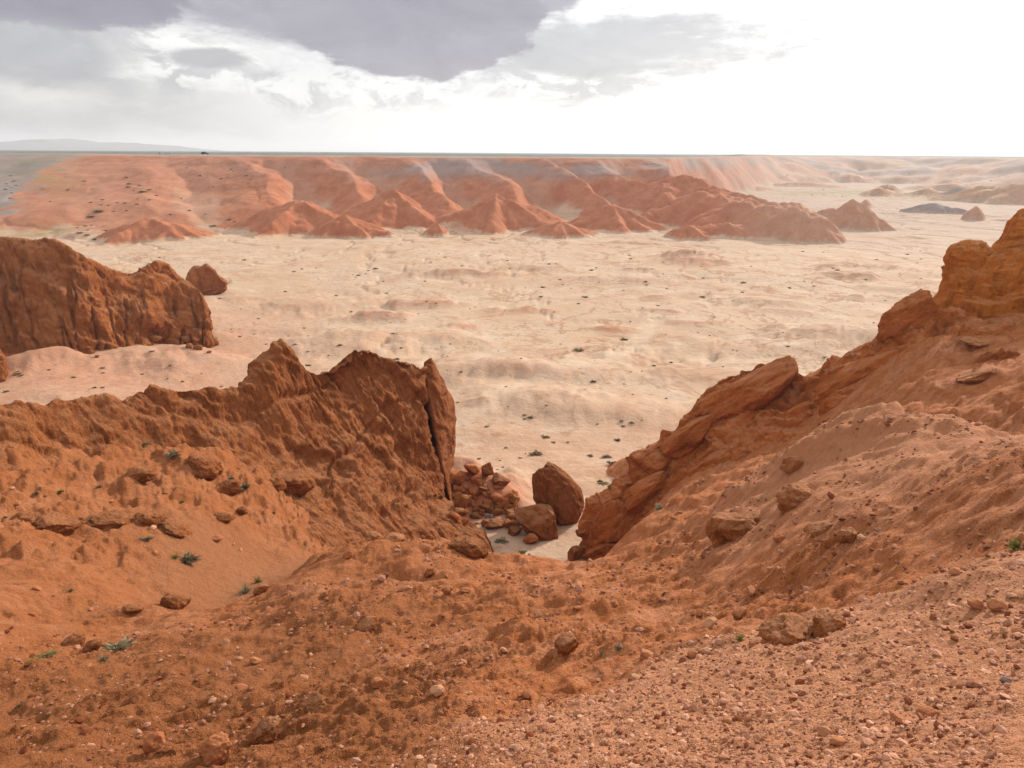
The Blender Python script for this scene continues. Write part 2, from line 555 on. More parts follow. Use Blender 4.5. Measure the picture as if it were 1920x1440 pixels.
# hills standing on the basin floor: px, py of the top, distance, half-widths (across, along the view), sharpness, redness
HILLS = [
    (280, 403, 297, 18, 15, 1.0, 1.0), (330, 420, 290, 13, 9, 1.2, 1.0),
    (555, 371, 312, 26, 24, 1.0, 1.0), 
    (645, 402, 286, 13, 12, .75, 1.1), (700, 428, 281, 11, 7, 1.1, 1.1), (728, 434, 279, 4, 4, .9, 1.1),
    (737, 357, 322, 24, 26, 1.0, 1.0),  (820, 417, 286, 4.5, 6, .7, 1.1),
     (930, 365, 313, 22, 22, .9, 1.0), 
    (1050, 416, 284, 11, 10, .75, 1.1), (1085, 428, 284, 9, 7, 1.2, 1.0),
     (1150, 385, 312, 22, 18, 1.0, 1.0), 
    (1290, 420, 287, 8, 7, .7, 1.1), 
    (1290, 330, 372, 40, 34, .9, 1.0), (1350, 350, 345, 34, 30, .9, 1.0), (1400, 380, 322, 26, 22, .85, 1.0),
    (1440, 392, 312, 24, 18, .9, 1.0), (1490, 377, 345, 16, 14, .8, 1.0), (1495, 388, 302, 15, 13, .7, 1.1),
    (1535, 408, 297, 10, 9, .8, 1.1), (1360, 415, 297, 20, 9, 1.0, 1.0),
    (1600, 375, 352, 12, 12, .8, 1.1), (1560, 388, 352, 13, 12, 1.1, 1.0), (1625, 392, 345, 10, 8, 1.0, 1.0),
    (1415, 319, 1000, 50, 26, .8, .9), (1590, 324, 950, 30, 18, .7, .8), (1510, 339, 800, 44, 12, .8, .8),
    (1650, 350, 650, 14, 10, .7, 1.0), (1665, 343, 720, 13, 10, .8, .9), (1740, 350, 660, 16, 10, .8, .8),
    (1830, 384, 437, 4.5, 5, .6, 1.1), (1625, 371, 500, 6, 6, .9, 1.0), (1400, 346, 700, 34, 14, .9, .9),
    (1850, 345, 640, 34, 18, .8, .9), (1930, 341, 610, 44, 24, .8, .9), (1790, 342, 780, 40, 12, .8, .8),
]
GREYHILLS = [(1752, 381, 470, 15, 6, .5), (1795, 354, 640, 10, 5, .8)]
# low eroded mounds and cut banks on the plain
MOUNDS = [  # px, py, half width, half depth, height, brown, red
    (870, 511, 15, 5, 1.2, .8, .25), (780, 513, 8, 2.5, .5, .3, .2), (1300, 486, 12, 11, 1.3, .45, .5), (1280, 478, 8, 5, 1.5, .45, .4), (1340, 480, 8, 5, 1.4, .4, .4),
    (1600, 515, 9, 4, 1.2, .55, .45), (1625, 497, 12, 3, 1.0, .5, .4), (1550, 499, 5, 3, .9, .7, .3),
    (1605, 552, 2.6, 2.2, .9, .1, .9), (1235, 550, 4.5, 2, .6, .1, .7), (1245, 574, 6, 1.8, .5, .3, .6),
    (710, 590, 7, 4.5, 1.5, .05, .6), (960, 574, 8, 2.5, .8, .1, .7), (1005, 573, 6, 2.2, .7, .1, .7), (800, 565, 10, 4, 1.0, .05, .5),
    (855, 605, 4, 2.5, .7, 0, .7), (1165, 605, 5, 2.5, .5, .1, .6), (1130, 640, 4, 1.5, .4, .4, .3),
    (890, 752, 2.4, 1.2, .5, .5, .6), (760, 625, 13, 7, .8, .1, .2), (605, 565, 17, 11, 1.2, .05, .1), (640, 640, 13, 8, 1.0, .1, .15),
    (1560, 620, 15, 9, 1.5, .25, .15), (1420, 645, 18, 8, .6, .15, .15), (1390, 690, 22, 9, .6, .2, .1), (1040, 690, 15, 6, .8, .1, .2),
    (980, 740, 12, 6, .6, .15, .1), (1130, 760, 16, 6, .7, .1, .1), (880, 690, 12, 6, .8, .2, .1), (1180, 520, 14, 5, .8, .15, .2),
    (1020, 500, 14, 6, .7, .2, .2), (1450, 560, 12, 5, .8, .1, .15), (1700, 540, 14, 5, .8, .15, .2), (1480, 455, 10, 3, .5, .1, .3),
    (75, 718, 7, 2.6, .8, .3, .5), (885, 945, 6, 5, 2.4, .0, .5), (860, 900, 5, 4, 2.2, .0, .6), (1195, 500, 7, 3, .6, .5, .2), (1290, 595, 7, 3, .4, .1, .4), (1470, 575, 6, 2.5, .5, .1, .5),
    (200, 690, 14, 9, .8, .1, .05), (300, 690, 14, 8, .7, .05, .05), (420, 700, 14, 8, .8, .05, .05),
    (150, 440, 14, 5, .7, .3, .3), (1890, 410, 8, 3, .7, .5, .3), (1180, 450, 10, 3, .6, .15, .4),
]


def ground_height(X, Y, full=True):
    d = np.hypot(X, Y)
    az = np.arctan2(X, Y)
    z = np.zeros_like(d)
    # the floor: gentle swells, alluvial aprons towards the near cliffs
    z = z + .55 * fbm2(X / 55, Y / 55, 4, .55, 3.0) + .14 * fbm2(X / 9, Y / 9, 3, .5, 8.0) + .07 * fbm2(X / 2.6, Y / 2.6, 2, .5, 18.0) * sstep(d, 260, 120)
    z = z + 3.2 * sstep(d, 75, 42) + 3.6 * sstep(az, -.30, -.62) * sstep(d, 200, 105)
    # shallow washes
    wash = np.abs(fbm2(X / 38 + .6 * z, Y / 60, 3, .5, 21.0))
    z = z - .45 * sstep(wash, .10, 0.0) * sstep(d, 60, 90)
    rb = np.interp(az, AZT, BASE_T); rr = np.interp(az, AZT, RIM_T); sp = np.interp(az, AZT, SPUR_T)
    warp = fbm2(X / 60, Y / 60, 3, .5, 5.0)
    wide = sstep(az, .17, .26)
    rb = rb + wide * 70 * fbm2(X / 110, Y / 110, 4, .5, 201.0); rr = rr + wide * 70 * fbm2(X / 110, Y / 110, 4, .5, 201.0)
    q = (X + .52 * (d - 300) + 8 * warp) / 36.0
    fr = q - np.floor(q)
    which = np.floor(q)
    amp = .72 + .28 * np.modf(np.abs(np.sin(which * 12.9898) * 43758.5453))[0]
    ridge = np.where(fr < .64, fr / .64, (1 - fr) / .36)
    ridge = ridge - .05 * sstep(ridge, .85, 1.0)          # gentle on the left, steep on the right
    q2 = (X - .15 * (d - 300) + 10 * warp) / 12.0
    fr2 = np.abs(q2 - np.floor(q2) - .5) * 2
    t = (d - rb) / (rr - rb)
    t = t + .05 * fbm2(X / 40, Y / 40, 3, .5, 2.0)
    crest = np.clip(.04 + t * 1.30 - .28 * t * t, 0, 1)
    gully = np.where(t < .5, .13 * np.clip((t + .06) / .56, 0, 1) ** 1.3, .13 + .87 * np.clip((t - .5) / .5, 0, 1))
    te = crest * (1 - sp) + sp * (gully + (crest - gully) * ridge * amp)
    te = te + sp * ((fr2 - .5) * .022 + .008 * fbm2(X / 9, Y / 9, 3, .55, 2.5)) * sstep(te, .02, .2) * sstep(te, 1.0, .9)
    te = np.where(t > 1, np.maximum(te, 1.0 + (t - 1)), te)
    prof = np.clip(te, 0, 1)
    prof = prof ** .95
    rim = 27.6 - 1.0 * np.interp(az, AZT, np.linspace(0, 1, len(AZT)) * 0)
    hs = rim * prof
    hs = hs + .5 * fbm2(X / 30, Y / 30, 3, .5, 11.0) * sstep(te, .9, 1.1) * sstep(d, 2500, 900)
    nr = fbm2(X / 12, Y / 12, 3, .5, 31.0)
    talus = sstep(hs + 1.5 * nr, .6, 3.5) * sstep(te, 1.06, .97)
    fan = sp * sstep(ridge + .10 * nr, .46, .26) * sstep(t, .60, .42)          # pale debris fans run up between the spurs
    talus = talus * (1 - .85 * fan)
    red = talus * (1 - sp + sp * sstep(ridge + .22 * nr, .12, .42))  # spur faces redden towards the crest: their shading put into the colour
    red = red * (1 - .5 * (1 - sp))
    # stepped mudstone ledges low on the spurs
    led = hs + 1.1 * fbm2(X / 8, Y / 8, 3, .5, 40.0)
    hs = hs + .5 * (sstep(led % 5.0, 3.9, 4.7) - (led % 5.0) / 5.0) * sp * sstep(hs, 1, 5) * sstep(hs, 27, 24)
    zz = hs.copy()
    nz = fbm2(X / 14, Y / 14, 4, .55, 61.0)
    nf = fbm2(X / 4.5, Y / 4.5, 3, .55, 71.0)
    grey = np.zeros_like(d)
    for (px, py, dd, ra, rl, sh, rd) in HILLS + [(a, b, c, e, f, g, 0) for (a, b, c, e, f, g) in GREYHILLS]:
        P = at(px, py, dd)
        r = math.hypot(P[0], P[1]); ux, uy = P[0] / r, P[1] / r
        sel = (np.abs(X - P[0]) < 1.6 * max(ra, rl)) & (np.abs(Y - P[1]) < 1.6 * max(ra, rl))
        if not sel.any():
            continue
        xx = X[sel] - P[0]; yy = Y[sel] - P[1]
        al = xx * ux + yy * uy; ac = xx * uy - yy * ux
        rr_ = np.hypot(ac / ra, al / rl)
        ang = np.arctan2(al / rl, ac / ra)
        rr_ = rr_ * (1 + .16 * np.sin(ang * 5 + px) + .10 * np.sin(ang * 11 + px * 1.7)) + .10 * nz[sel] + (.04 if px < 1270 else .025) * nf[sel]
        k = np.clip(1 - rr_, 0, 1)
        h = max(P[2], 1.0) * k ** sh + .55 * nf[sel] * sstep(k, 0, .3) * min(1, P[2] / 8)
        zz[sel] = np.maximum(zz[sel], h) + .25 * np.minimum(zz[sel], h) * (sh < 1)
        if rd:
            red[sel] = np.maximum(red[sel], min(rd, 1) * sstep(h + .5 * nf[sel], .45, .9))
        else:
            grey[sel] = np.maximum(grey[sel], sstep(h, .4, 1.2))
    zz = zz + .16 * nf * red * sstep(hs, 27.4, 26.0)
    z = z * (1 - .8 * sstep(te, .2, .9)) + zz
    brown = np.zeros_like(d)
    for (px, py, ra, rl, h, br, rd) in MOUNDS:
        P = atz(px, py, .8)
        r = math.hypot(P[0], P[1]); ux, uy = P[0] / r, P[1] / r
        sel = (np.abs(X - P[0]) < 2.2 * max(ra, rl)) & (np.abs(Y - P[1]) < 2.2 * max(ra, rl))
        if not sel.any():
            continue
        xx = X[sel] - P[0]; yy = Y[sel] - P[1]
        al = xx * ux + yy * uy; ac = xx * uy - yy * ux
        rr_ = np.hypot(ac / ra, al / rl) + .30 * nz[sel] + .22 * nf[sel]
        k = sstep(rr_, 1.15, .25)
        z[sel] += h * k
        edge = k * sstep(al + .4 * rl * nf[sel], .45 * rl, -.35 * rl)        # the cut bank looks at the wash
        brown[sel] = np.maximum(brown[sel], br * edge)
        red[sel] = np.maximum(red[sel], rd * edge)
    if not full:
        return z
    # colours of the ground, with the far-left slope's shade painted in
    far_right = sstep(az, .25, .36)
    red = np.maximum(red, .28 * sstep(az, -.22, -.45) * sstep(d, 165, 110) * sstep(fbm2(X / 16, Y / 16, 3, .5, 15.0), -.5, .4))
    talus = np.maximum(talus, .55 * sstep(az, -.20, -.42) * sstep(d, 180, 125))
    red = np.maximum(red, .16 * sstep(d, 110, 60))
    tp = atz(895, 945, 2.0)
    red = np.maximum(red, .95 * np.exp(-((X - tp[0]) / 5.5) ** 2 - ((Y - tp[1]) / 6.0) ** 2))
    grey = np.maximum(grey, .38 * sstep(az, .0, .35) * sstep(d, 230, 420) * (1 - red))
    grey = np.maximum(grey, sstep(hs + 2.5 * nz, 15, 23) * sstep(te, 1.10, .9) * (.25 + .6 * sstep(fbm2(X / 45, Y / 45, 3, .5, 91.0), -.15, .25)) * sstep(az, -.45, -.1))
    grey = np.maximum(grey, far_right * .7 * sstep(hs, 3, 9) * sstep(fbm2(X / 70, Y / 70, 3, .5, 95.0), -.1, .3))
    az_b = np.interp(d, [320, 420, 560, 640], [-.625, -.56, -.475, -.44]) + .03 * nz + .01 * nf
    lg = sstep(az - az_b, .008, -.010) * sstep(hs, .5, 2.5)
    grey = np.maximum(grey, lg * .95)
    red = red * (1 - lg * .6); talus = talus * (1 - .7 * lg)
    # far right: pale flats with only patches of red and grey
    pr = fbm2(X / 75, Y / 75, 3, .5, 171.0)
    red = np.where(hs > .3, red * (1 - far_right * (1 - .75 * sstep(pr, .02, .3))), red)
    talus = talus * (1 - .75 * far_right)
    plateau = sstep(te, .97, 1.06)
    grey = np.maximum(grey, plateau * .8 * sstep(d, 2200, 900))
    red = red * (1 - .45 * far_right)
    leftsm = sstep(az, -.27, -.42)
    red = red * (1 - .42 * leftsm * sstep(te, -.05, .3))
    green = np.zeros_like(d)
    for (px, dd, sa, sd, g) in [(95, 480, .035, 30, .6), (60, 440, .03, 22, .5), (105, 415, .02, 20, .6), (130, 400, .015, 24, .5),
                                (1500, 660, .06, 45, .7), (1590, 700, .05, 60, .8), (1720, 640, .05, 40, .7), (1860, 620, .05, 40, .6),
                                (1250, 560, .05, 40, .3), (75, 322, .03, 8, .6)]:
        a = az_tab([px])[0]
        green = np.maximum(green, g * np.exp(-((az - a) / sa) ** 2 - ((d - dd) / sd) ** 2))
    far = sstep(d - rr, 25, 160) * sstep(te, .98, 1.05)
    far = np.maximum(np.maximum(far, .25 * lg * sstep(fbm2(X / 22, Y / 22, 4, .6, 181.0), -.35, .35)), sstep(d, 1500, 3000))  # lg term paints the shade of the far-left slope as dark colour
    # the pale wheel track / wash that winds across the floor
    track = np.zeros_like(d)
    pts = [atz(a, b_, 0) for a, b_ in [(870, 790), (960, 735), (1060, 700), (1130, 672), (1190, 640), (1215, 610), (1230, 585)]]
    for i in range(len(pts) - 1):
        a, b_ = pts[i][:2], pts[i + 1][:2]
        ab = b_ - a; L2 = ab @ ab
        sel = (X > min(a[0], b_[0]) - 6) & (X < max(a[0], b_[0]) + 6) & (Y > min(a[1], b_[1]) - 6) & (Y < max(a[1], b_[1]) + 6)
        tt = np.clip(((X[sel] - a[0]) * ab[0] + (Y[sel] - a[1]) * ab[1]) / L2, 0, 1)
        ds = np.hypot(X[sel] - a[0] - tt * ab[0], Y[sel] - a[1] - tt * ab[1]) + 1.0 * nf[sel]
        track[sel] = np.maximum(track[sel], sstep(ds, 2.6, .6))
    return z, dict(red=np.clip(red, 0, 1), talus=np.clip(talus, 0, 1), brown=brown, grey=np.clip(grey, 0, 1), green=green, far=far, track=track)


def build_ground():
    core = np.linspace(R(-40), R(40), 800)
    left = np.linspace(R(-180), R(-40), 90)[:-1]
    right = np.linspace(R(40), R(180), 90)[1:]
    az = np.concatenate([left, core, right])
    d = np.concatenate([[2, 12, 22], np.linspace(30, 40, 8)[:-1],
                        np.geomspace(40, 255, 160)[:-1], np.linspace(255, 470, 250)[:-1], np.geomspace(470, 1250, 130)[:-1],
                        np.geomspace(1250, 60000, 30)])
    A, D = np.meshgrid(az, d, indexing='ij')
    X = (D * np.sin(A)).astype(np.float64); Y = (D * np.cos(A)).astype(np.float64)
    z, at_ = ground_height(X, Y)
    # under the camera's own hill the sheet just carries on, low and unseen
    behind = sstep(np.cos(A), .45, .1)
    z = z * (1 - behind)
    P = np.stack([X, Y, z], -1)
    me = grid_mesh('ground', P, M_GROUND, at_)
    o = new_obj('ground', me)
    tag(o, 'pale sandy desert basin with red badland escarpment and flat plateau at the horizon', kind='structure')
    return o


build_ground()


def ground_pick(px, py):
    """first meeting of the pixel's ray with the basin sheet"""
    v = ray(px, py); hlen = math.hypot(v[0], v[1])
    ds = np.geomspace(40, 1100, 1500)
    P = C0[None, :] + v[None, :] * (ds / hlen)[:, None]
    z = ground_height(P[:, 0].copy(), P[:, 1].copy(), False)
    k = np.argmax(P[:, 2] < z)
    if P[k, 2] >= z[k]:
        return None
    return np.array([P[k, 0], P[k, 1], z[k]]), ds[k]


# ------------------------------------------------------------------ the near hillside (thin-plate surface through surveyed points)
HP = []   # px, py, horizontal distance


def hp(*rows):
    HP.extend(rows)


# bottom of the frame and the pale gravel bench in the right foreground
hp((-350, 1440, 9.0), (0, 1440, 7.2), (250, 1440, 6.2), (500, 1440, 5.2), (800, 1440, 4.3), (1100, 1440, 3.6), (1400, 1440, 3.2), (1920, 1440, 2.9), (2300, 1440, 2.9))
hp((1000, 1370, 4.7), (1300, 1330, 4.8), (1600, 1300, 4.9), (1920, 1250, 5.0), (830, 1375, 5.0), (2300, 1250, 5.2))
hp((1130, 1295, 6.1), (1300, 1215, 7.6), (1560, 1175, 8.0), (1800, 1095, 8.6), (1920, 1060, 8.9), (2300, 1000, 9.5))
hp((1120, 1265, 7.6), (1300, 1190, 9.3), (1550, 1130, 9.9), (1780, 1050, 10.0))
# the main slope
hp((600, 1320, 7.6), (800, 1250, 8.2), (960, 1180, 10.6), (600, 1200, 11.8), (350, 1330, 9.6), (150, 1360, 9.6))
hp((250, 1250, 13.2), (450, 1190, 15.2), (700, 1090, 17.5), (950, 1090, 16.8), (1150, 1100, 15.5), (1350, 1060, 15.2), (1600, 1020, 12.4), (1850, 960, 11.0))
hp((330, 1180, 17.6), (445, 1142, 19.2), (545, 1082, 21.6), (685, 1008, 25.5), (790, 1030, 26.0), (930, 1062, 26.4), (1060, 1076, 26.6), (1165, 1056, 26.6), (1290, 1004, 24))
hp((1350, 965, 19.6), (1400, 905, 21.2), (1480, 880, 20.0), (1600, 860, 17.4), (1800, 870, 14.0))
hp((1490, 838, 23), (1560, 802, 22.6), (1640, 780, 22.0), (1760, 786, 19.6), (1920, 800, 18.0), (2200, 808, 17.5))
# left bowl: floor of the dry gully and the far side under the left ridge
hp((0, 1330, 11.6), (0, 1250, 15), (0, 1150, 20), (0, 1050, 25.5), (0, 950, 31), (-350, 1100, 24), (-350, 900, 34), (-350, 1280, 15))
hp((150, 1200, 18.5), (200, 1100, 23.5), (150, 1000, 29), (120, 900, 34.5), (330, 1150, 21.8), (300, 1060, 26.5), (350, 990, 30), (300, 900, 35.5))
hp((400, 1128, 24.4), (450, 1100, 26.2), (500, 1060, 29.5), (520, 1000, 33), (480, 930, 36.5))


def world_pts():
    rows = []
    for (px, py, d) in HP:
        P = at(px, py, d)
        rows.append(P)
    extra = []

    def e(px, d, z):     # by bearing, distance and height above the basin floor
        v = ray(px, 720); a = math.atan2(v[0], v[1])
        extra.append([d * math.sin(a), d * math.cos(a), z])
    # what lies behind the visible edges
    for px, z in ((620, 9.5), (740, 7.0), (900, 5.0), (1060, 4.2)):
        e(px, 36, z)
    for px in (700, 850, 1000, 1100):
        e(px, 44, 1.0); e(px, 56, -2.0)
    e(1180, 33, 11.5); e(1180, 42, 5.5); e(1260, 36, 12.2); e(1260, 42, 9.6); e(1330, 42, 11.8); e(1330, 34, 14.2)
    e(1480, 27, 17.0); e(1480, 34, 15.5); e(1480, 42, 14.0); e(1600, 26, 18.8); e(1600, 31, 17.4); e(1600, 40, 17.2)
    e(1740, 23.5, 21.0); e(1740, 28, 19.6); e(1740, 36, 20.0); e(1740, 43, 20.8)
    e(1860, 22.5, 22.0); e(1860, 27, 20.6); e(1880, 33, 21.0); e(1880, 40, 21.2); e(1880, 47, 21.6); e(1900, 55, 21.0)
    e(2150, 22, 24.0); e(2150, 32, 22.8); e(2150, 44, 22.6); e(2150, 56, 22.0)
    e(600, 42, 8); e(500, 44, 12); e(350, 44, 14); e(150, 44, 16.0); e(-100, 44, 17); e(-400, 44, 18)
    for px in (-300, 100, 400, 600):
        e(px, 60, 6.0)
    for px in (1300, 1500, 1700, 1900, 2200):
        e(px, 66, 6.0 + (px - 1300) * .012)
    for px in (-600, -300, 0, 300, 600, 900, 1200, 1500, 1800, 2100, 2500):
        e(px, 76, -4.0)
    # around the photographer's feet
    for a, d, z in ((0, 1.0, 28.35), (40, 1.0, 28.55), (-40, 1.0, 28.1), (80, 1.0, 28.5), (-80, 1.0, 28.0), (75, 3, 28.6), (75, 7, 28.2),
                    (75, 16, 27.2), (75, 40, 25), (-75, 3, 27.2), (-75, 8, 25.2), (-75, 18, 22.5), (-75, 40, 20), (0, 2.0, 27.5), (-20, 2.0, 27.2), (25, 2.0, 28.0)):
        extra.append([d * math.sin(R(a)), d * math.cos(R(a)), z])
    return np.array(rows + extra)


WP = world_pts()


def uv_of(X, Y):
    d = np.hypot(X, Y)
    return np.stack([np.arctan2(X, Y) * 1.15, np.log(np.maximum(d, .5))], -1)


_TU = uv_of(WP[:, 0], WP[:, 1])


def tps_phi(r2):
    return .5 * r2 * np.log(r2 + 1e-9)


_n = len(WP)
_K = tps_phi(((_TU[:, None, :] - _TU[None]) ** 2).sum(-1)) + np.eye(_n) * 2e-4
_Pm = np.hstack([np.ones((_n, 1)), _TU])
_A = np.zeros((_n + 3, _n + 3)); _A[:_n, :_n] = _K; _A[:_n, _n:] = _Pm; _A[_n:, :_n] = _Pm.T
_S = np.linalg.solve(_A, np.concatenate([WP[:, 2], np.zeros(3)]))


def hill_base(X, Y):
    U = uv_of(X, Y).reshape(-1, 2).astype(np.float32)
    out = np.full(len(U), _S[_n], np.float32) + U[:, 0] * _S[_n + 1] + U[:, 1] * _S[_n + 2]
    for i in range(_n):
        r2 = (U[:, 0] - np.float32(_TU[i, 0])) ** 2 + (U[:, 1] - np.float32(_TU[i, 1])) ** 2
        out += np.float32(_S[i]) * (.5 * r2 * np.log(r2 + 1e-9))
    return out.reshape(X.shape)


BENCH = [(560, 1440), (830, 1375), (1130, 1292), (1300, 1212), (1560, 1172), (1800, 1092), (2400, 980)]


def build_hillside():
    az = np.concatenate([np.linspace(R(-80), R(-40), 60)[:-1], np.linspace(R(-40), R(40), 840), np.linspace(R(40), R(80), 60)[1:]])
    d = np.concatenate([np.geomspace(.9, 2.2, 16)[:-1], np.geomspace(2.2, 30, 400)[:-1], np.geomspace(30, 78, 120)])
    A, D = np.meshgrid(az, d, indexing='ij')
    X = D * np.sin(A); Y = D * np.cos(A)
    z = hill_base(X, Y)
    gx = np.gradient(z, axis=1) / np.gradient(D, axis=1)
    # gully floor: smooth drifted sand
    sand = sstep(z + .5 * fbm2(X / 5, Y / 5, 3), 16.9, 14.8) * sstep(A, R(-8), R(-16)) * sstep(D, 19, 22) * sstep(D, 34, 30)
    # image row / column of each vertex, only to know which part of the slope it belongs to
    bench_az = np.array([math.atan2(ray(a, b)[0], ray(a, b)[1]) for a, b in BENCH])
    bench_d = np.array([3.6, 5.0, 6.3, 8.2, 8.8, 9.4, 10.5])
    bd = np.interp(A, bench_az, bench_d, left=0.0)
    pale = sstep(D - bd + .5 * fbm2(X, Y, 3), .3, -.5) * (A > bench_az[0] - .1)
    pale = np.maximum(pale, .9 * sstep(A, R(15), R(20)) * sstep(D, 13, 16.5) * sstep(D, 26, 22.5))
    rough = 1 - .85 * sand
    lump = fbm2(X / 3.4, Y / 3.4, 4, .5, 4.0)
    z = z + .34 * lump * rough * sstep(D, 4, 12)
    z = z + .10 * fbm2(X / 1.1, Y / 1.1, 3, .5, 14.0) * rough * sstep(D, 2, 8)
    # terracettes / weathered beds: little steps that follow the height
    bed = z * 1.0 + .35 * fbm2(X / 2.5, Y / 2.5, 3, .5, 24.0)
    mask = sstep(fbm2(X / 4.5, Y / 4.5, 3, .5, 33.0), -.05, .35) * rough
    for per, amp, sd in ((.85, .20, 0), (.37, .085, 3.0)):
        ph = (bed / per + sd) % 1.0
        stepv = sstep(ph, .55, .95) - ph
        z = z + amp * stepv * mask * sstep(D, 3, 9) * (1 - .75 * pale)
    # crumbling rock patches
    rockm = sstep(fbm2(X / 2.6, Y / 2.6, 4, .55, 55.0), .22, .55) * rough * (1 - .8 * pale) * sstep(D, 5, 10)
    rid = 1 - np.abs(fbm2(X / .8, Y / .8, 4, .55, 66.0))
    z = z + .12 * rockm * (rid - .55)
    # clods and small stones in the surface
    clod = fbm2(X / .28, Y / .28, 3, .55, 77.0)
    z = z + .035 * clod * rough * (sstep(D, 25, 8) + .4) * (1 - .3 * pale)
    z = z + .018 * np.abs(fbm2(X / .09, Y / .09, 2, .55, 88.0)) * rough * sstep(D, 14, 5)
    # weathered ledges on the far side of the bowl and under the right hump
    bowl = np.maximum(sstep(A, R(-9), R(-15)) * sstep(D, 22, 27) * rough, .6 * sstep(A, R(8), R(14)) * sstep(D, 16, 20))
    hum = fbm2(X / 2.2 - .5 * z, Y / 2.2 + .8 * z, 4, .58, 99.0)
    z = z + bowl * (.22 * np.tanh(2.2 * hum) + .12 * fbm2(X / .7, Y / .7, 3, .6, 107.0))
    rockm = np.maximum(rockm, bowl * sstep(hum, .1, .5))
    sx = X * .86 + Y * .51; sy = -X * .51 + Y * .86
    st1 = fbm2(sx / 1.5, sy / .30 + .4 * z, 4, .58, 121.0); st2 = fbm2(sx / .55, sy / .12, 3, .58, 131.0)
    smask = sstep(fbm2(X / 3.0, Y / 3.0, 2, .5, 141.0), -.35, .3) * rough * (1 - .55 * pale)
    z = z + smask * sstep(D, 2.5, 7) * (.075 * np.tanh(2.5 * st1) + .030 * st2 * sstep(D, 22, 12))
    deep = sstep(A + .12 * fbm2(X / 4, Y / 4, 3, .5, 151.0), R(2), R(-14)) * np.maximum(sstep(D, 20, 13), .5)  # darker soil to the left; across the bowl it paints in the shade
    rockm = np.maximum(rockm, .7 * smask * sstep(st1, .25, .6) * sstep(D, 4, 8))
    # side slopes dive below the basin floor out of sight
    P = np.stack([X, Y, z], -1)
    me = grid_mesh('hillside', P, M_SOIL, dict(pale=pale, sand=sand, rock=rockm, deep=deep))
    o = new_obj('hillside', me)
    tag(o, 'red gravelly clay hillside filling the foreground and running down to the notch', kind='structure')
    return az, d, z


HAZ, HD, HZ = build_hillside()


def hill_z(X, Y):
    """height on the hillside mesh (bilinear in its own grid)"""
    a = np.arctan2(X, Y); dd = np.hypot(X, Y)
    i = np.clip(np.searchsorted(HAZ, a) - 1, 0, len(HAZ) - 2); j = np.clip(np.searchsorted(HD, dd) - 1, 0, len(HD) - 2)
    s = np.clip((a - HAZ[i]) / (HAZ[i + 1] - HAZ[i]), 0, 1); t = np.clip((dd - HD[j]) / (HD[j + 1] - HD[j]), 0, 1)
    return HZ[i, j] * (1 - s) * (1 - t) + HZ[i + 1, j] * s * (1 - t) + HZ[i, j + 1] * (1 - s) * t + HZ[i + 1, j + 1] * s * t


def hill_pick(px, py):
    v = ray(px, py); hl = math.hypot(v[0], v[1])
    ds = np.geomspace(1.5, 60, 2600)
    P = C0[None] + v[None] * (ds / hl)[:, None]
    z = hill_z(P[:, 0], P[:, 1])
    hit = P[:, 2] < z
    if not hit.any():
        return None
    k = int(np.argmax(hit))
    return np.array([P[k, 0], P[k, 1], z[k]]), ds[k]


# ------------------------------------------------------------------ lofted rock formations
def resample(pts, n):
    pts = np.asarray(pts, float)
    seg = np.linalg.norm(np.diff(pts, axis=0), axis=1)
    s = np.concatenate([[0], np.cumsum(np.maximum(seg, 1e-4))]); s /= s[-1]
    u = np.linspace(0, 1, n)
    # Catmull-Rom in the polyline's own parameter
    k = np.clip(np.searchsorted(s, u, side='right') - 1, 0, len(pts) - 2)
    t = ((u - s[k]) / (s[k + 1] - s[k]))[:, None]
    p1 = pts[k]; p2 = pts[k + 1]
    p0 = pts[np.maximum(k - 1, 0)]; p3 = pts[np.minimum(k + 2, len(pts) - 1)]
    h = (s[k + 1] - s[k])[:, None]
    h0 = np.maximum(s[k] - s[np.maximum(k - 1, 0)], 1e-6)[:, None]; h2 = np.maximum(s[np.minimum(k + 2, len(pts) - 1)] - s[k + 1], 1e-6)[:, None]
    m1 = np.where((k > 0)[:, None], .5 * ((p1 - p0) / h0 + (p2 - p1) / h), (p2 - p1) / h)
    m2 = np.where((k < len(pts) - 2)[:, None], .5 * ((p2 - p1) / h + (p3 - p2) / h2), (p2 - p1) / h)
    t2 = t * t; t3 = t2 * t
    return (2 * t3 - 3 * t2 + 1) * p1 + (t3 - 2 * t2 + t) * h * m1 + (-2 * t3 + 3 * t2) * p2 + (t3 - t2) * h * m2


def loft(rails, ns, nt):
    A = np.stack([resample(r, ns) for r in rails], 0)       # rails x ns x 3
    out = np.stack([resample(A[:, i], nt) for i in range(ns)], 0)
    return out                                              # ns x nt x 3


def normals(P):
    du = np.gradient(P, axis=0); dv = np.gradient(P, axis=1)
    n = np.cross(du, dv)
    return n / np.maximum(np.linalg.norm(n, axis=-1, keepdims=True), 1e-9)


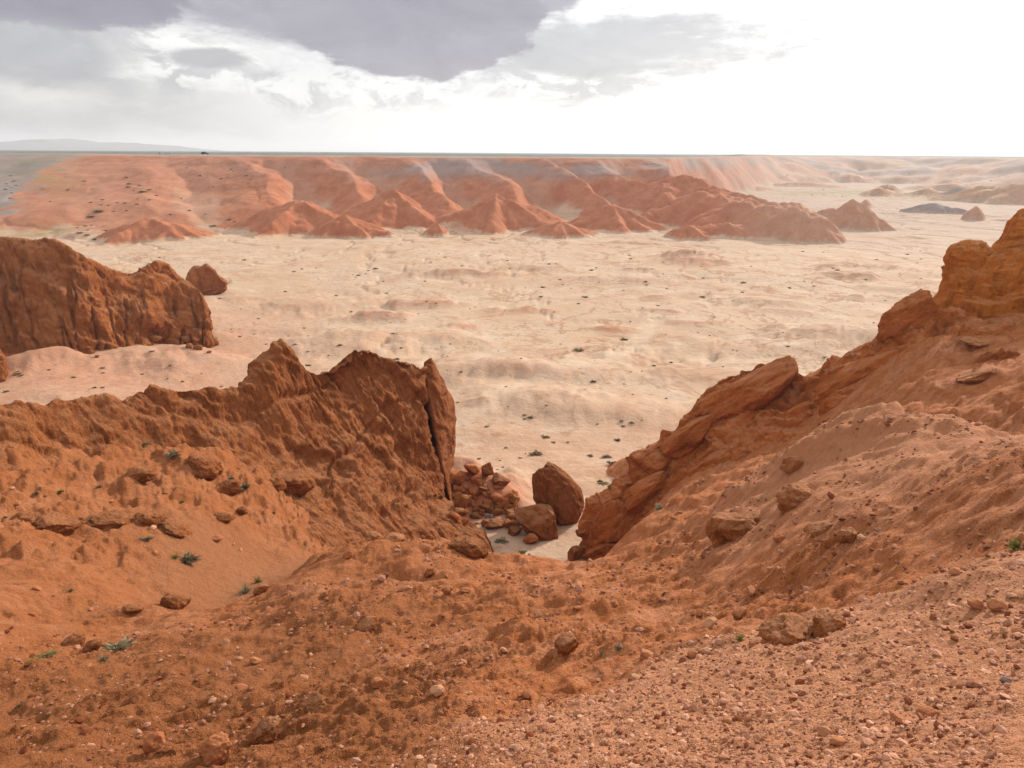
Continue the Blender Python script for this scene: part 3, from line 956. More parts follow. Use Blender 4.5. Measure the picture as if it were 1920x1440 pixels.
def rock_disp(P, N, bed, amp=1.0, fbig=.16, layers=((.55, .28), (1.6, .12)), crack=.35, cf=.22, fine=.05, seed=0.0, stretch=5.0, groove=(0, 0, 1), groove_amp=.6):
    """weathered layered rock: lumps, beds, joints and grain, pushed out along the normal"""
    bed = np.asarray(bed, float) / np.linalg.norm(bed)
    b = P @ bed
    o = P - b[..., None] * bed
    d = .55 * fbm3(P * fbig, 3, .5, seed)
    wob = .9 * fbm3(P * .35, 2, .5, seed + 5)
    for f, a in layers:
        q = np.concatenate([o * (f / stretch), ], -1) + ((b + wob) * f)[..., None] * bed
        l = perlin3(q[..., 0] + seed, q[..., 1], q[..., 2])
        d = d + a * np.tanh(l * 3.6)
    if crack:
        rr = np.random.default_rng(int(seed * 10) + 1)
        for kk in range(3):
            jn = rr.normal(size=3); jn -= bed * (jn @ bed) * .8; jn /= np.linalg.norm(jn)
            cc = (P @ jn) * cf * (.8 + .5 * kk) + .35 * fbm3(P * .22, 2, .5, seed + 11 + kk)
            dist = np.abs(cc - np.round(cc))
            msk = sstep(fbm3(P * .16, 2, .5, seed + 30 + 7 * kk), .05, .30)
            d = d - crack * sstep(dist, .06, .0) * msk
        for kk in range(2):
            jn = rr.normal(size=3); jn /= np.linalg.norm(jn)
            cc = (P @ jn) * cf * (2.6 + 1.1 * kk) + .5 * fbm3(P * .5, 2, .5, seed + 71 + kk)
            d = d - .35 * crack * sstep(np.abs(cc - np.round(cc)), .07, .0) * sstep(fbm3(P * .35, 2, .5, seed + 80 + 7 * kk), .08, .28)
    L = np.asarray(groove, float); L = L / np.linalg.norm(L)
    pl = (P @ L)[..., None] * L
    G = P - pl * (1 - 1 / 6.0)
    g1 = np.abs(fbm3(G * .75, 3, .55, seed + 41)); g2 = np.abs(fbm3(G * 2.1, 3, .55, seed + 47))
    d = d + groove_amp * (.55 * np.minimum(g1, .5) + .26 * np.minimum(g2, .45) - .2)
    blk = fbm3(P * .8, 3, .5, seed + 60)
    d = d + .10 * np.tanh(3.0 * blk)
    d = d + .09 * fbm3(P * 1.6, 3, .6, seed + 3) + fine * fbm3(P * 4.2, 3, .6, seed + 9)
    return P + N * (d * amp)[..., None]


def down(p, dz, out=0.0):
    """same point lower and further from the camera"""
    v = np.array([p[0], p[1]]) / math.hypot(p[0], p[1])
    return np.array([p[0] + v[0] * out, p[1] + v[1] * out, p[2] - dz])


# --- the left ridge that ends in the big rounded bluff
crestD = [at(-330, 745, 38), at(-150, 748, 38.5), at(0, 750, 39), at(60, 747, 39.6), at(130, 748, 40.3), at(190, 752, 41), at(235, 741, 41.5), at(270, 722, 42),
          at(300, 718, 42.3), at(345, 724, 42.8), at(395, 722, 43.4), at(445, 727, 44), at(470, 700, 45), at(497, 660, 46), at(522, 643, 46.4),
          at(545, 650, 46.8), at(572, 690, 47.2), at(596, 694, 47.6), at(635, 668, 48.6), at(672, 650, 49.4), at(700, 648, 50), at(725, 662, 50.6),
          at(752, 668, 51.2), at(770, 674, 51.8), at(796, 692, 52.8), at(792, 700, 57)]
midD1 = [at(-330, 800, 36.6), at(-150, 800, 37), at(0, 800, 37.7), at(130, 800, 38.9), at(240, 795, 40), at(300, 790, 40.6), at(400, 800, 41.6), at(470, 790, 42.6), at(530, 760, 44),
         at(600, 770, 45.6), at(680, 740, 47.8), at(740, 740, 49.6), at(780, 770, 50.4), at(797, 800, 50.8), at(790, 806, 56)]
midD2 = [at(-330, 850, 35.6), at(-150, 850, 36), at(0, 855, 36.6), at(130, 850, 37.6), at(250, 840, 38.7), at(330, 850, 39.2), at(430, 860, 40.2), at(520, 860, 41.3),
         at(600, 850, 43), at(680, 840, 45.2), at(750, 850, 47.2), at(792, 880, 48.4), at(823, 905, 49.2), at(818, 912, 54)]
midD3 = [at(-330, 900, 34.2), at(-150, 905, 34), at(0, 905, 34.6), at(130, 905, 35.6), at(260, 900, 36.6), at(360, 910, 37), at(450, 930, 37.4), at(540, 950, 38),
         at(620, 950, 39.4), at(700, 950, 41.6), at(770, 950, 44), at(830, 960, 46.2), at(880, 975, 47.4)]
midD4 = [at(-330, 960, 31), at(-150, 970, 30.6), at(0, 985, 31), at(130, 985, 32), at(260, 985, 32.6), at(370, 1000, 32.6), at(460, 1020, 33), at(560, 1040, 34.2),
         at(640, 1030, 36), at(720, 1020, 39), at(800, 1010, 42), at(870, 1015, 44.4), at(925, 1034, 46)]
toeD = [down(p, 3.2, -1.6) for p in (at(-330, 1000, 29), at(-150, 1020, 28.2), at(0, 1040, 28), at(130, 1040, 29), at(270, 1050, 29), at(380, 1060, 29.4), at(470, 1080, 30), at(570, 1090, 31.4),
                                     at(660, 1075, 34), at(740, 1060, 37.4), at(820, 1045, 41), at(890, 1045, 43.6), at(945, 1060, 45.4))]
backD1 = [down(p, 3.0 + .12 * i, 1.5 + .05 * i) for i, p in enumerate(crestD)]
backD2 = [np.array([*(down(p, 0, 4.5 + .08 * i)[:2]), min(p[2] - 9, 6.0)]) for i, p in enumerate(crestD)]
backD3 = [np.array([*(down(p, 0, 7.5 + .08 * i)[:2]), -3.0]) for i, p in enumerate(crestD)]
P = loft([backD3, backD2, backD1, crestD, midD1, midD2, midD3, midD4, toeD], 600, 330)
# the buried side plunges; keep density on the visible face
N = normals(P)
if (N[300, 200] @ (C0 - P[300, 200])) < 0:
    N = -N
crest_w = np.exp(-((np.arange(330) / 329 - 3 / 8) / .04) ** 2)[None, :]
az_ = np.arctan2(P[..., 0], P[..., 1])
bluff = sstep(az_, R(-24), R(-15))
Q = rock_disp(P, N, (.80, .12, .55), .80, .14, ((.35, .30), (.9, .24), (2.2, .10)), .40, .16, .08, 2.0, 9.0, groove=(.50, -.35, -.78), groove_amp=.75)
Q2 = rock_disp(P, N, (.45, .25, .85), .60, .20, ((.6, .34), (1.6, .18), (3.4, .08)), .25, .22, .09, 14.0, 4.0, groove=(.35, -.5, -.8), groove_amp=.45)
P = Q * bluff[..., None] + Q2 * (1 - bluff)[..., None]
# soil-mantled foot: the face softens where talus covers it
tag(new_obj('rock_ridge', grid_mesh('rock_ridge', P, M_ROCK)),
    'shaded reddish brown rock ridge on the left, rising to a rounded bluff beside the notch', kind='structure')

# the outer slab of the bluff, split from it by a dark fissure
sl = [
    [at(790, 690, 58), at(794, 745, 57.5), at(806, 820, 57), at(822, 890, 56), at(842, 960, 54)],
    [at(795, 686, 56), at(800, 745, 55), at(813, 820, 54.4), at(829, 888, 53.6), at(846, 960, 52)],
    [at(797, 678, 54.0), at(804, 745, 52.6), at(817, 820, 52.0), at(832, 885, 51.4), at(848, 960, 50.6)],
    [at(806, 672, 54.2), at(818, 740, 52.8), at(828, 805, 52.4), at(836, 870, 52.0), at(848, 950, 51.6)],
    [at(818, 686, 55.2), at(838, 745, 54), at(846, 805, 53.8), at(844, 860, 53.6), at(842, 950, 53.2)],
    [at(828, 712, 57), at(850, 765, 56), at(853, 815, 56), at(848, 858, 56), at(832, 950, 55.5)],
    [at(815, 730, 62), at(838, 780, 61), at(840, 820, 61), at(836, 860, 61), at(820, 950, 60)],
    [at(770, 730, 62), at(770, 780, 61), at(770, 820, 61), at(770, 860, 61), at(770, 950, 60)],
]
P = loft(sl, 130, 190)
P = P.transpose(1, 0, 2)
N = normals(P); N = N if (N[60, 50] @ (C0 - P[60, 50])) > 0 else -N
Pm = np.concatenate([P], 0)
P = rock_disp(P, N, (.80, .12, .55), .35, .2, ((.5, .25), (1.4, .16), (3.2, .07)), .3, .22, .06, 31.0, 6.0, groove=(.3, -.3, -.9), groove_amp=.7)
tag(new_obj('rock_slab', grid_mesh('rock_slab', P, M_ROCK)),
    'tall rock slab split off the end of the left bluff by a dark fissure', 'rock slab')

# --- the right fin that climbs from the notch towards the upper right
crestR = [at(1102, 1048, 45.5), at(1100, 985, 45.8), at(1112, 962, 46), at(1145, 928, 46.3), at(1182, 900, 46.6), at(1200, 865, 46.8), at(1212, 845, 47), at(1245, 822, 47.2),
          at(1272, 800, 47.4), at(1300, 758, 47.7), at(1330, 722, 48), at(1365, 696, 48.2), at(1405, 684, 48.3), at(1435, 670, 48.4), at(1462, 668, 48.4), at(1490, 684, 48.4),
          at(1525, 690, 48.3), at(1560, 672, 48.2), at(1590, 650, 48.1), at(1640, 615, 48), at(1652, 600, 47.9), at(1654, 575, 47.8), at(1690, 556, 47.4), at(1720, 560, 47.2),
          at(1760, 570, 47), at(1830, 585, 47), at(1930, 592, 47), at(2100, 590, 47)]
fR1 = [at(1115, 1052, 44.5), at(1130, 1000, 44.8), at(1150, 972, 45), at(1190, 935, 45.4), at(1230, 890, 45.8), at(1270, 855, 46), at(1320, 790, 46.5), at(1370, 745, 46.8), at(1420, 720, 46.9),
       at(1480, 712, 46.8), at(1540, 710, 46.4), at(1600, 680, 46.2), at(1660, 630, 46.1), at(1720, 600, 45.8), at(1800, 605, 45.4), at(1930, 620, 45), at(2100, 620, 45)]
fR2 = [at(1130, 1055, 43.6), at(1165, 1010, 43.8), at(1195, 975, 44), at(1240, 925, 44.2), at(1290, 880, 44.6), at(1340, 825, 45), at(1400, 780, 45.2), at(1470, 755, 45),
       at(1540, 745, 44.6), at(1610, 715, 44.4), at(1680, 665, 44.2), at(1740, 640, 43.8), at(1820, 640, 43.2), at(1930, 650, 43), at(2100, 650, 43)]
fR3 = [at(1150, 1060, 42.8), at(1185, 1020, 42.8), at(1225, 970, 43), at(1280, 915, 43), at(1340, 870, 43.2), at(1410, 830, 43.2), at(1480, 800, 42.8), at(1550, 785, 42.2),
       at(1620, 760, 41.8), at(1690, 720, 41.4), at(1750, 690, 41), at(1830, 680, 40.6), at(1930, 690, 40.4), at(2100, 690, 40)]
fR4 = [down(p, 2.6, -1.2) for p in (at(1165, 1075, 41.8), at(1210, 1030, 41.4), at(1260, 985, 41), at(1320, 930, 40.8), at(1390, 895, 40.6), at(1460, 860, 40), at(1540, 835, 39.4),
                                   at(1620, 805, 38.6), at(1700, 765, 38), at(1770, 730, 37.6), at(1850, 710, 37.6), at(1930, 720, 37.4), at(2100, 720, 37))]
bR1 = [down(p, 2.2, 1.3) for p in crestR]
bR2 = [np.array([*(down(p, 0, 4.5)[:2]), max(p[2] - 10, min(1.5, p[2] - 3))]) for p in crestR]
bR3 = [np.array([*(down(p, 0, 7.5)[:2]), -4.0]) for p in crestR]
P = loft([bR3, bR2, bR1, crestR, fR1, fR2, fR3, fR4], 560, 280)
N = normals(P); N = N if (N[280, 170] @ (C0 - P[280, 170])) > 0 else -N
P = rock_disp(P, N, (-.60, .25, .76), .85, .17, ((.38, .72), (.95, .42), (2.3, .15)), .60, .16, .08, 43.0, 10.0, groove=(.74, 0, .66), groove_amp=.8)
tag(new_obj('rock_fin', grid_mesh('rock_fin', P, M_FIN)),
    'orange brown layered rock fin climbing from the notch to the upper right', kind='structure')


FIN = bpy.data.objects['rock_fin']

# --- generic free-standing rock: a displaced ellipsoid with flat cuts
def ico(sub):
    bm = bmesh.new()
    bmesh.ops.create_icosphere(bm, subdivisions=sub, radius=1.0)
    V = np.array([v.co[:] for v in bm.verts]); Fc = np.array([[v.index for v in f.verts] for f in bm.faces])
    bm.free()
    return V, Fc


ICO = {k: ico(k) for k in (1, 2, 3, 4, 5, 6)}


def boulder_verts(sub, dims, seed, cuts=7, lump=.16, rough=.05, cut_depth=(.62, .95), freq=1.3, taper=0.0):
    V, Fc = ICO[sub]
    r = np.random.default_rng(seed)
    V = V.copy()
    for _ in range(cuts):
        n = r.normal(size=3); n /= np.linalg.norm(n)
        k = r.uniform(*cut_depth)
        s = V @ n - k
        V = V - np.maximum(s, 0)[:, None] * n * .92
    nn = V / np.linalg.norm(V, axis=1)[:, None]
    V = V + nn * (lump * fbm3(V * freq, 3, .5, seed * 1.7) + rough * fbm3(V * freq * 4, 3, .6, seed * 2.3))[:, None]
    V[:, :2] *= (1 - taper * V[:, 2:3])
    return V * np.asarray(dims)[None], Fc


# --- the orange outcrop on the right edge of the frame, with its round knob
def place_rock(name, P, dims, rot, mat, seed, sub=5, **kw):
    V, Fc = boulder_verts(sub, dims, seed, **kw)
    o = new_obj(name, raw_mesh(name, V, Fc, mat))
    o.location = P
    o.rotation_euler = rot
    return o


# main body: silhouette rails front / side / back, lofted round
bodyT = [  # rings from bottom to top: left back, left, front left, front, front right, right (out of frame)
    [at(1748, 640, 53), at(1745, 585, 50.5), at(1770, 610, 49), at(1830, 612, 48.4), at(1890, 612, 48.4), at(1960, 612, 48.6), at(2080, 612, 50), at(2100, 600, 56)],
    [at(1768, 555, 53.5), at(1760, 548, 51.2), at(1785, 565, 49.6), at(1835, 570, 49), at(1890, 572, 48.9), at(1960, 570, 49), at(2060, 565, 50.4), at(2080, 560, 56)],
    [at(1785, 515, 53.8), at(1776, 510, 51.8), at(1795, 525, 50.4), at(1840, 530, 49.9), at(1890, 525, 49.7), at(1960, 520, 49.8), at(2050, 515, 51), at(2070, 515, 56)],
    [at(1795, 488, 54), at(1788, 486, 52.4), at(1808, 492, 51.4), at(1845, 492, 51), at(1885, 485, 50.8), at(1950, 470, 50.8), at(2040, 465, 52), at(2060, 470, 56)],
    [at(1850, 470, 54.4), at(1848, 470, 53.2), at(1858, 468, 52.4), at(1878, 462, 52), at(1895, 450, 51.8), at(1945, 440, 51.8), at(2030, 430, 53), at(2050, 430, 56)],
    [at(1878, 450, 54.6), at(1876, 446, 53.6), at(1884, 440, 53), at(1892, 432, 52.6), at(1902, 424, 52.4), at(1940, 410, 52.6), at(2010, 405, 53.6), at(2030, 405, 56)],
    [at(1906, 408, 55), at(1904, 404, 54.2), at(1906, 402, 53.8), at(1909, 400, 53.4), at(1914, 398, 53.2), at(1936, 392, 53.4), at(1990, 392, 54), at(2005, 392, 56)],
    [at(1925, 404, 55.6), at(1924, 402, 55.2), at(1925, 400, 55), at(1927, 399, 54.8), at(1930, 398, 54.8), at(1940, 396, 54.8), at(1970, 396, 55), at(1980, 398, 56)],
]
P = loft(bodyT, 190, 170)
N = normals(P.astype(float)); N = N if (N[60, 70] @ (C0 - P[60, 70])) > 0 else -N
P = rock_disp(P, N, (.1, .2, .97), .62, .22, ((.45, .28), (1.3, .16), (3.0, .06)), .45, .24, .05, 57.0, 5.0)
outc = new_obj('rock_outcrop', grid_mesh('rock_outcrop', P, M_ORANGE))
tag(outc, 'bright orange rock outcrop with a round knob at the right edge', 'rock outcrop')
V, Fc = boulder_verts(5, (1.35, 1.3, 1.15), 5, cuts=3, lump=.14, rough=.05, cut_depth=(.8, .98))
k = new_obj('knob', raw_mesh('knob', V, Fc, M_ORANGE), parent=outc)
k.location = at(1818, 486, 52.0)
k.rotation_euler = (0, R(18), 0)

for k, (px, py, d_, w_, h_, tl, dp) in enumerate([(1395, 738, 48.2, 215, 84, -38, .45), (1300, 812, 47.4, 150, 56, -42, .5), (1625, 712, 46.2, 230, 92, -36, .42), (1590, 765, 44.2, 90, 84, -20, .5),
                                         (1155, 985, 45.6, 84, 120, 18, .6), (1205, 930, 46.2, 150, 62, -40, .45), (1700, 600, 47.4, 120, 80, -48, .5), (1480, 790, 45.6, 150, 50, -36, .4),
                                         (1345, 868, 44.4, 120, 44, -34, .45), (1235, 868, 47.0, 70, 44, -30, .6), (1525, 820, 43.6, 110, 46, -30, .45), (1120, 1000, 46.2, 44, 100, 8, .8)]):
    P = at(px, py, d_ - .9)
    wm = w_ / FPX * d_ / 2; hm = h_ / FPX * d_ / 2
    V, Fc = boulder_verts(5, (wm, wm * dp, hm), 820 + k, cuts=12, lump=.12, rough=.05, cut_depth=(.55, .9), freq=1.6)
    o = new_obj('slab', raw_mesh('slab', V, Fc, M_FIN), parent=FIN)
    o.location = P; o.rotation_euler = (0, R(tl), -math.atan2(P[0], P[1]))

# --- mesa on the middle left, pillar behind it
toe_px = [(-330, 640, 7.0), (-120, 632, 6.5), (0, 632, 6.0), (70, 650, 5.0), (140, 658, 4.4), (200, 655, 3.8), (260, 650, 3.2), (310, 642, 2.8), (355, 640, 2.4), (386, 642, 2.0), (402, 638, 1.8)]
toeE = [atz(*r) for r in toe_px]
_td = np.array([math.hypot(p[0], p[1]) for p in toeE]); _tx = np.array([r[0] for r in toe_px])


def rowE(off, pts):
    return [at(a, b_, float(np.interp(a, _tx, _td)) + off * (1 - .6 * sstep(a, 330, 405))) for a, b_ in pts]


crestE = rowE(8.5, [(-330, 420), (-120, 440), (0, 446), (40, 452), (85, 446), (110, 452), (150, 472), (190, 494), (215, 504), (255, 508), (275, 494), (292, 489), (312, 496), (330, 516), (352, 532), (375, 545), (392, 572)])
eF1 = rowE(5.5, [(-330, 500), (-120, 500), (0, 500), (80, 510), (150, 530), (220, 545), (280, 540), (320, 550), (360, 565), (385, 580), (402, 600)])
eF2 = rowE(2.8, [(-330, 560), (-120, 555), (0, 555), (70, 580), (140, 590), (210, 590), (270, 585), (320, 588), (360, 598), (388, 608), (404, 615)])
eF3 = rowE(1.5, [(-330, 605), (-120, 595), (0, 600), (60, 618), (130, 632), (200, 635), (260, 632), (310, 627), (355, 628), (386, 632), (403, 630)])
eF4 = [down(p, 3.0, -.8) for p in toeE]
eB1 = [down(p, 3, 4) for p in crestE]
eB2 = [np.array([*(down(p, 0, 11)[:2]), -2.0]) for p in crestE]
P = loft([eB2, eB1, crestE, eF1, eF2, eF3, eF4], 300, 160)
N = normals(P); N = N if (N[150, 95] @ (C0 - P[150, 95])) > 0 else -N
vv = np.linspace(0, 1, 160)[None, :] * np.ones((300, 1))
flute = np.abs(fbm2(np.arctan2(P[..., 0], P[..., 1]) * 60, P[..., 2] / 14, 3, .5, 6.0))
low = sstep(vv, .60, .72) * sstep(vv, 1.0, .9)
P = P + N * ((-.75 * sstep(flute, .22, .0) + .5 * fbm3(P * .25, 3)) * low)[..., None]
P = rock_disp(P, N, (.55, .2, .8), .9, .09, ((.3, .30), (.8, .22), (1.8, .10)), .4, .10, .07, 71.0, 6.0)
tag(new_obj('mesa', grid_mesh('mesa', P, M_MESA)), 'long red mesa on the middle left with a fluted cliff at its foot', kind='structure')

Pp = ground_pick(385, 553)[0]
V, Fc = boulder_verts(5, (4.8, 4.0, 5.2), 17, cuts=13, lump=.14, rough=.06, cut_depth=(.6, .9), freq=1.5)
V[:, 2] = np.where(V[:, 2] < 0, V[:, 2] * .5, V[:, 2])
o = new_obj('rock_pillar', raw_mesh('rock_pillar', V, Fc, M_MESA)); o.location = (Pp[0], Pp[1] + 2.5, Pp[2] + 1.2)
o.rotation_euler = (0, R(-14), .4)
tag(o, 'lone orange rock pillar standing behind the end of the left mesa', 'rock pillar')
Pp = ground_pick(2, 712)[0]
V, Fc = boulder_verts(5, (3.0, 2.6, 3.6), 23, cuts=6, lump=.14, rough=.06)
o = new_obj('rock_knoll', raw_mesh('rock_knoll', V, Fc, M_MESA)); o.location = (Pp[0] - 1.7, Pp[1] + .5, Pp[2] + .6)
tag(o, 'rounded orange rock cut off by the left edge below the mesa', 'boulder')

# ------------------------------------------------------------------ placing things: one ray from the camera finds the surface
bpy.context.view_layer.update()
DG = bpy.context.evaluated_depsgraph_get()


def pick(px, py):
    v = Vector(ray(px, py)).normalized()
    ok, loc, nrm, _, ob, _ = scene.ray_cast(DG, Vector(C0), v)
    if not ok:
        return None
    return np.array(loc), np.array(nrm), ob.name


def px_to_m(P, px):
    return px * float((P - C0) @ _F) / FPX


GROUND_H = ground_height

# ------------------------------------------------------------------ boulders with a place of their own
def boulder(name, px, py, wpx, hpx, tilt, mat, seed, label, cat='boulder', group=None, depth=.85, bury=.25, sub=4, cuts=8, yaw=None, P=None, **kw):
    """px, py: centre of its foot; wpx, hpx: its size in the photograph"""
    if P is None:
        r = pick(px, py)
        if r is None:
            return None
        P = r[0]
    wm = px_to_m(P, wpx) / 2; hm = px_to_m(P, hpx) / 2
    V, Fc = boulder_verts(sub, (wm, wm * depth, hm * 1.08), seed, cuts=cuts, **kw)
    o = new_obj(name, raw_mesh(name, V, Fc, mat))
    away = P[:2] / math.hypot(P[0], P[1])
    o.location = (P[0] + away[0] * wm * .25, P[1] + away[1] * wm * .25, P[2] + hm * (1 - 2 * bury))
    o.rotation_euler = (0, R(tilt), (yaw if yaw is not None else -math.atan2(P[0], P[1])))
    return tag(o, label, cat, group)


boulder('boulder', 1040, 978, 88, 122, -26, M_BOULDER, 101, 'biggest dark brown boulder, leaning egg shape in the notch', bury=.08, sub=6, cuts=6, depth=.8, cut_depth=(.75, .95), lump=.10, rough=.04, taper=.32)
boulder('boulder', 1010, 1002, 112, 64, 20, M_BOULDER, 102, 'wedge shaped boulder with a pale top in front of the leaning boulder', bury=.15, sub=5, cuts=13, cut_depth=(.45, .85), lump=.08, rough=.04)
boulder('boulder', 1078, 1050, 40, 36, 8, M_BOULDER, 103, 'small dark pointed boulder at the foot of the right rock fin', bury=.15, cuts=14, cut_depth=(.45, .82), lump=.09)
boulder('boulder', 1090, 1004, 26, 16, 0, M_BOULDER, 104, 'flat brown rock wedged between the leaning boulder and the right fin', bury=.2, cuts=14, cut_depth=(.45, .82), lump=.09)
boulder('boulder', 870, 960, 38, 44, 15, M_BOULDER, 105, 'upright dark block at the left of the notch rubble', bury=.1, cuts=14, cut_depth=(.45, .82), lump=.09)
boulder('boulder', 915, 898, 34, 42, -10, M_BOULDER, 106, 'dark rounded boulder on top of the notch rubble', bury=.1, cuts=14, cut_depth=(.45, .82), lump=.09)
boulder('boulder', 940, 912, 46, 26, 28, M_BOULDER, 107, 'long dark slab sloping down from the top of the rubble', bury=.15, cuts=14, cut_depth=(.45, .82), lump=.09)
boulder('boulder', 888, 890, 44, 26, 12, M_FIN, 108, 'orange brown boulder lodged against the foot of the bluff', bury=.15, cuts=14, cut_depth=(.45, .82), lump=.09)
boulder('boulder', 998, 1018, 34, 26, -14, M_FIN, 109, 'orange boulder below the wedge shaped boulder on the wash', bury=.2, cuts=14, cut_depth=(.45, .82), lump=.09)
boulder('boulder', 965, 1002, 34, 16, -8, M_BOULDER, 110, 'flat dark stone lying in front of the rubble', bury=.2, cuts=14, cut_depth=(.45, .82), lump=.09)
boulder('boulder', 918, 975, 26, 14, 20, M_DARK_STONE, 111, 'blue grey stone among the notch rubble', bury=.15, cuts=14, cut_depth=(.45, .82), lump=.09)
boulder('boulder', 925, 990, 38, 18, -5, M_BOULDER, 112, 'low dark rock in the front row of the notch rubble', bury=.2, cuts=14, cut_depth=(.45, .82), lump=.09)
rr = np.random.default_rng(5)
for k in range(80):
    a, b_ = rr.uniform(), rr.uniform()
    px = 846 + 122 * a; py = 882 + 50 * a + 98 * b_ * (1 - .3 * a)
    s_ = float(rr.lognormal(2.95, .42))
    org = rr.uniform() < .5
    boulder('rubble_block', px, py, s_ * 1.35, s_ * .75, rr.uniform(-25, 35), M_FIN if org else M_BOULDER, 200 + k,
            ('orange brown' if org else 'dark brown') + ' angular block in the rubble pile between bluff and boulders', 'rock', 'rubble blocks in the notch', sub=3, bury=.25, cuts=15, cut_depth=(.42, .8), lump=.08, rough=.03)
# fallen blocks at the foot of the mesa
for k, (px, py, w_, h_) in enumerate([(290, 640, 26, 14), (305, 636, 18, 14), (318, 644, 20, 12), (355, 652, 16, 10), (372, 655, 18, 10), (402, 648, 22, 18), (350, 640, 24, 12), (392, 662, 10, 6),
                                      (165, 656, 12, 8), (182, 670, 10, 6), (275, 632, 20, 10), (332, 632, 14, 10), (368, 640, 16, 10), (145, 648, 14, 8)]):
    boulder('fallen_block', px, py, w_, h_, rr.uniform(-20, 20), M_MESA, 300 + k, 'fallen orange block lying at the foot of the left mesa', 'rock', 'blocks fallen from the mesa', sub=3, bury=.2, cuts=9)
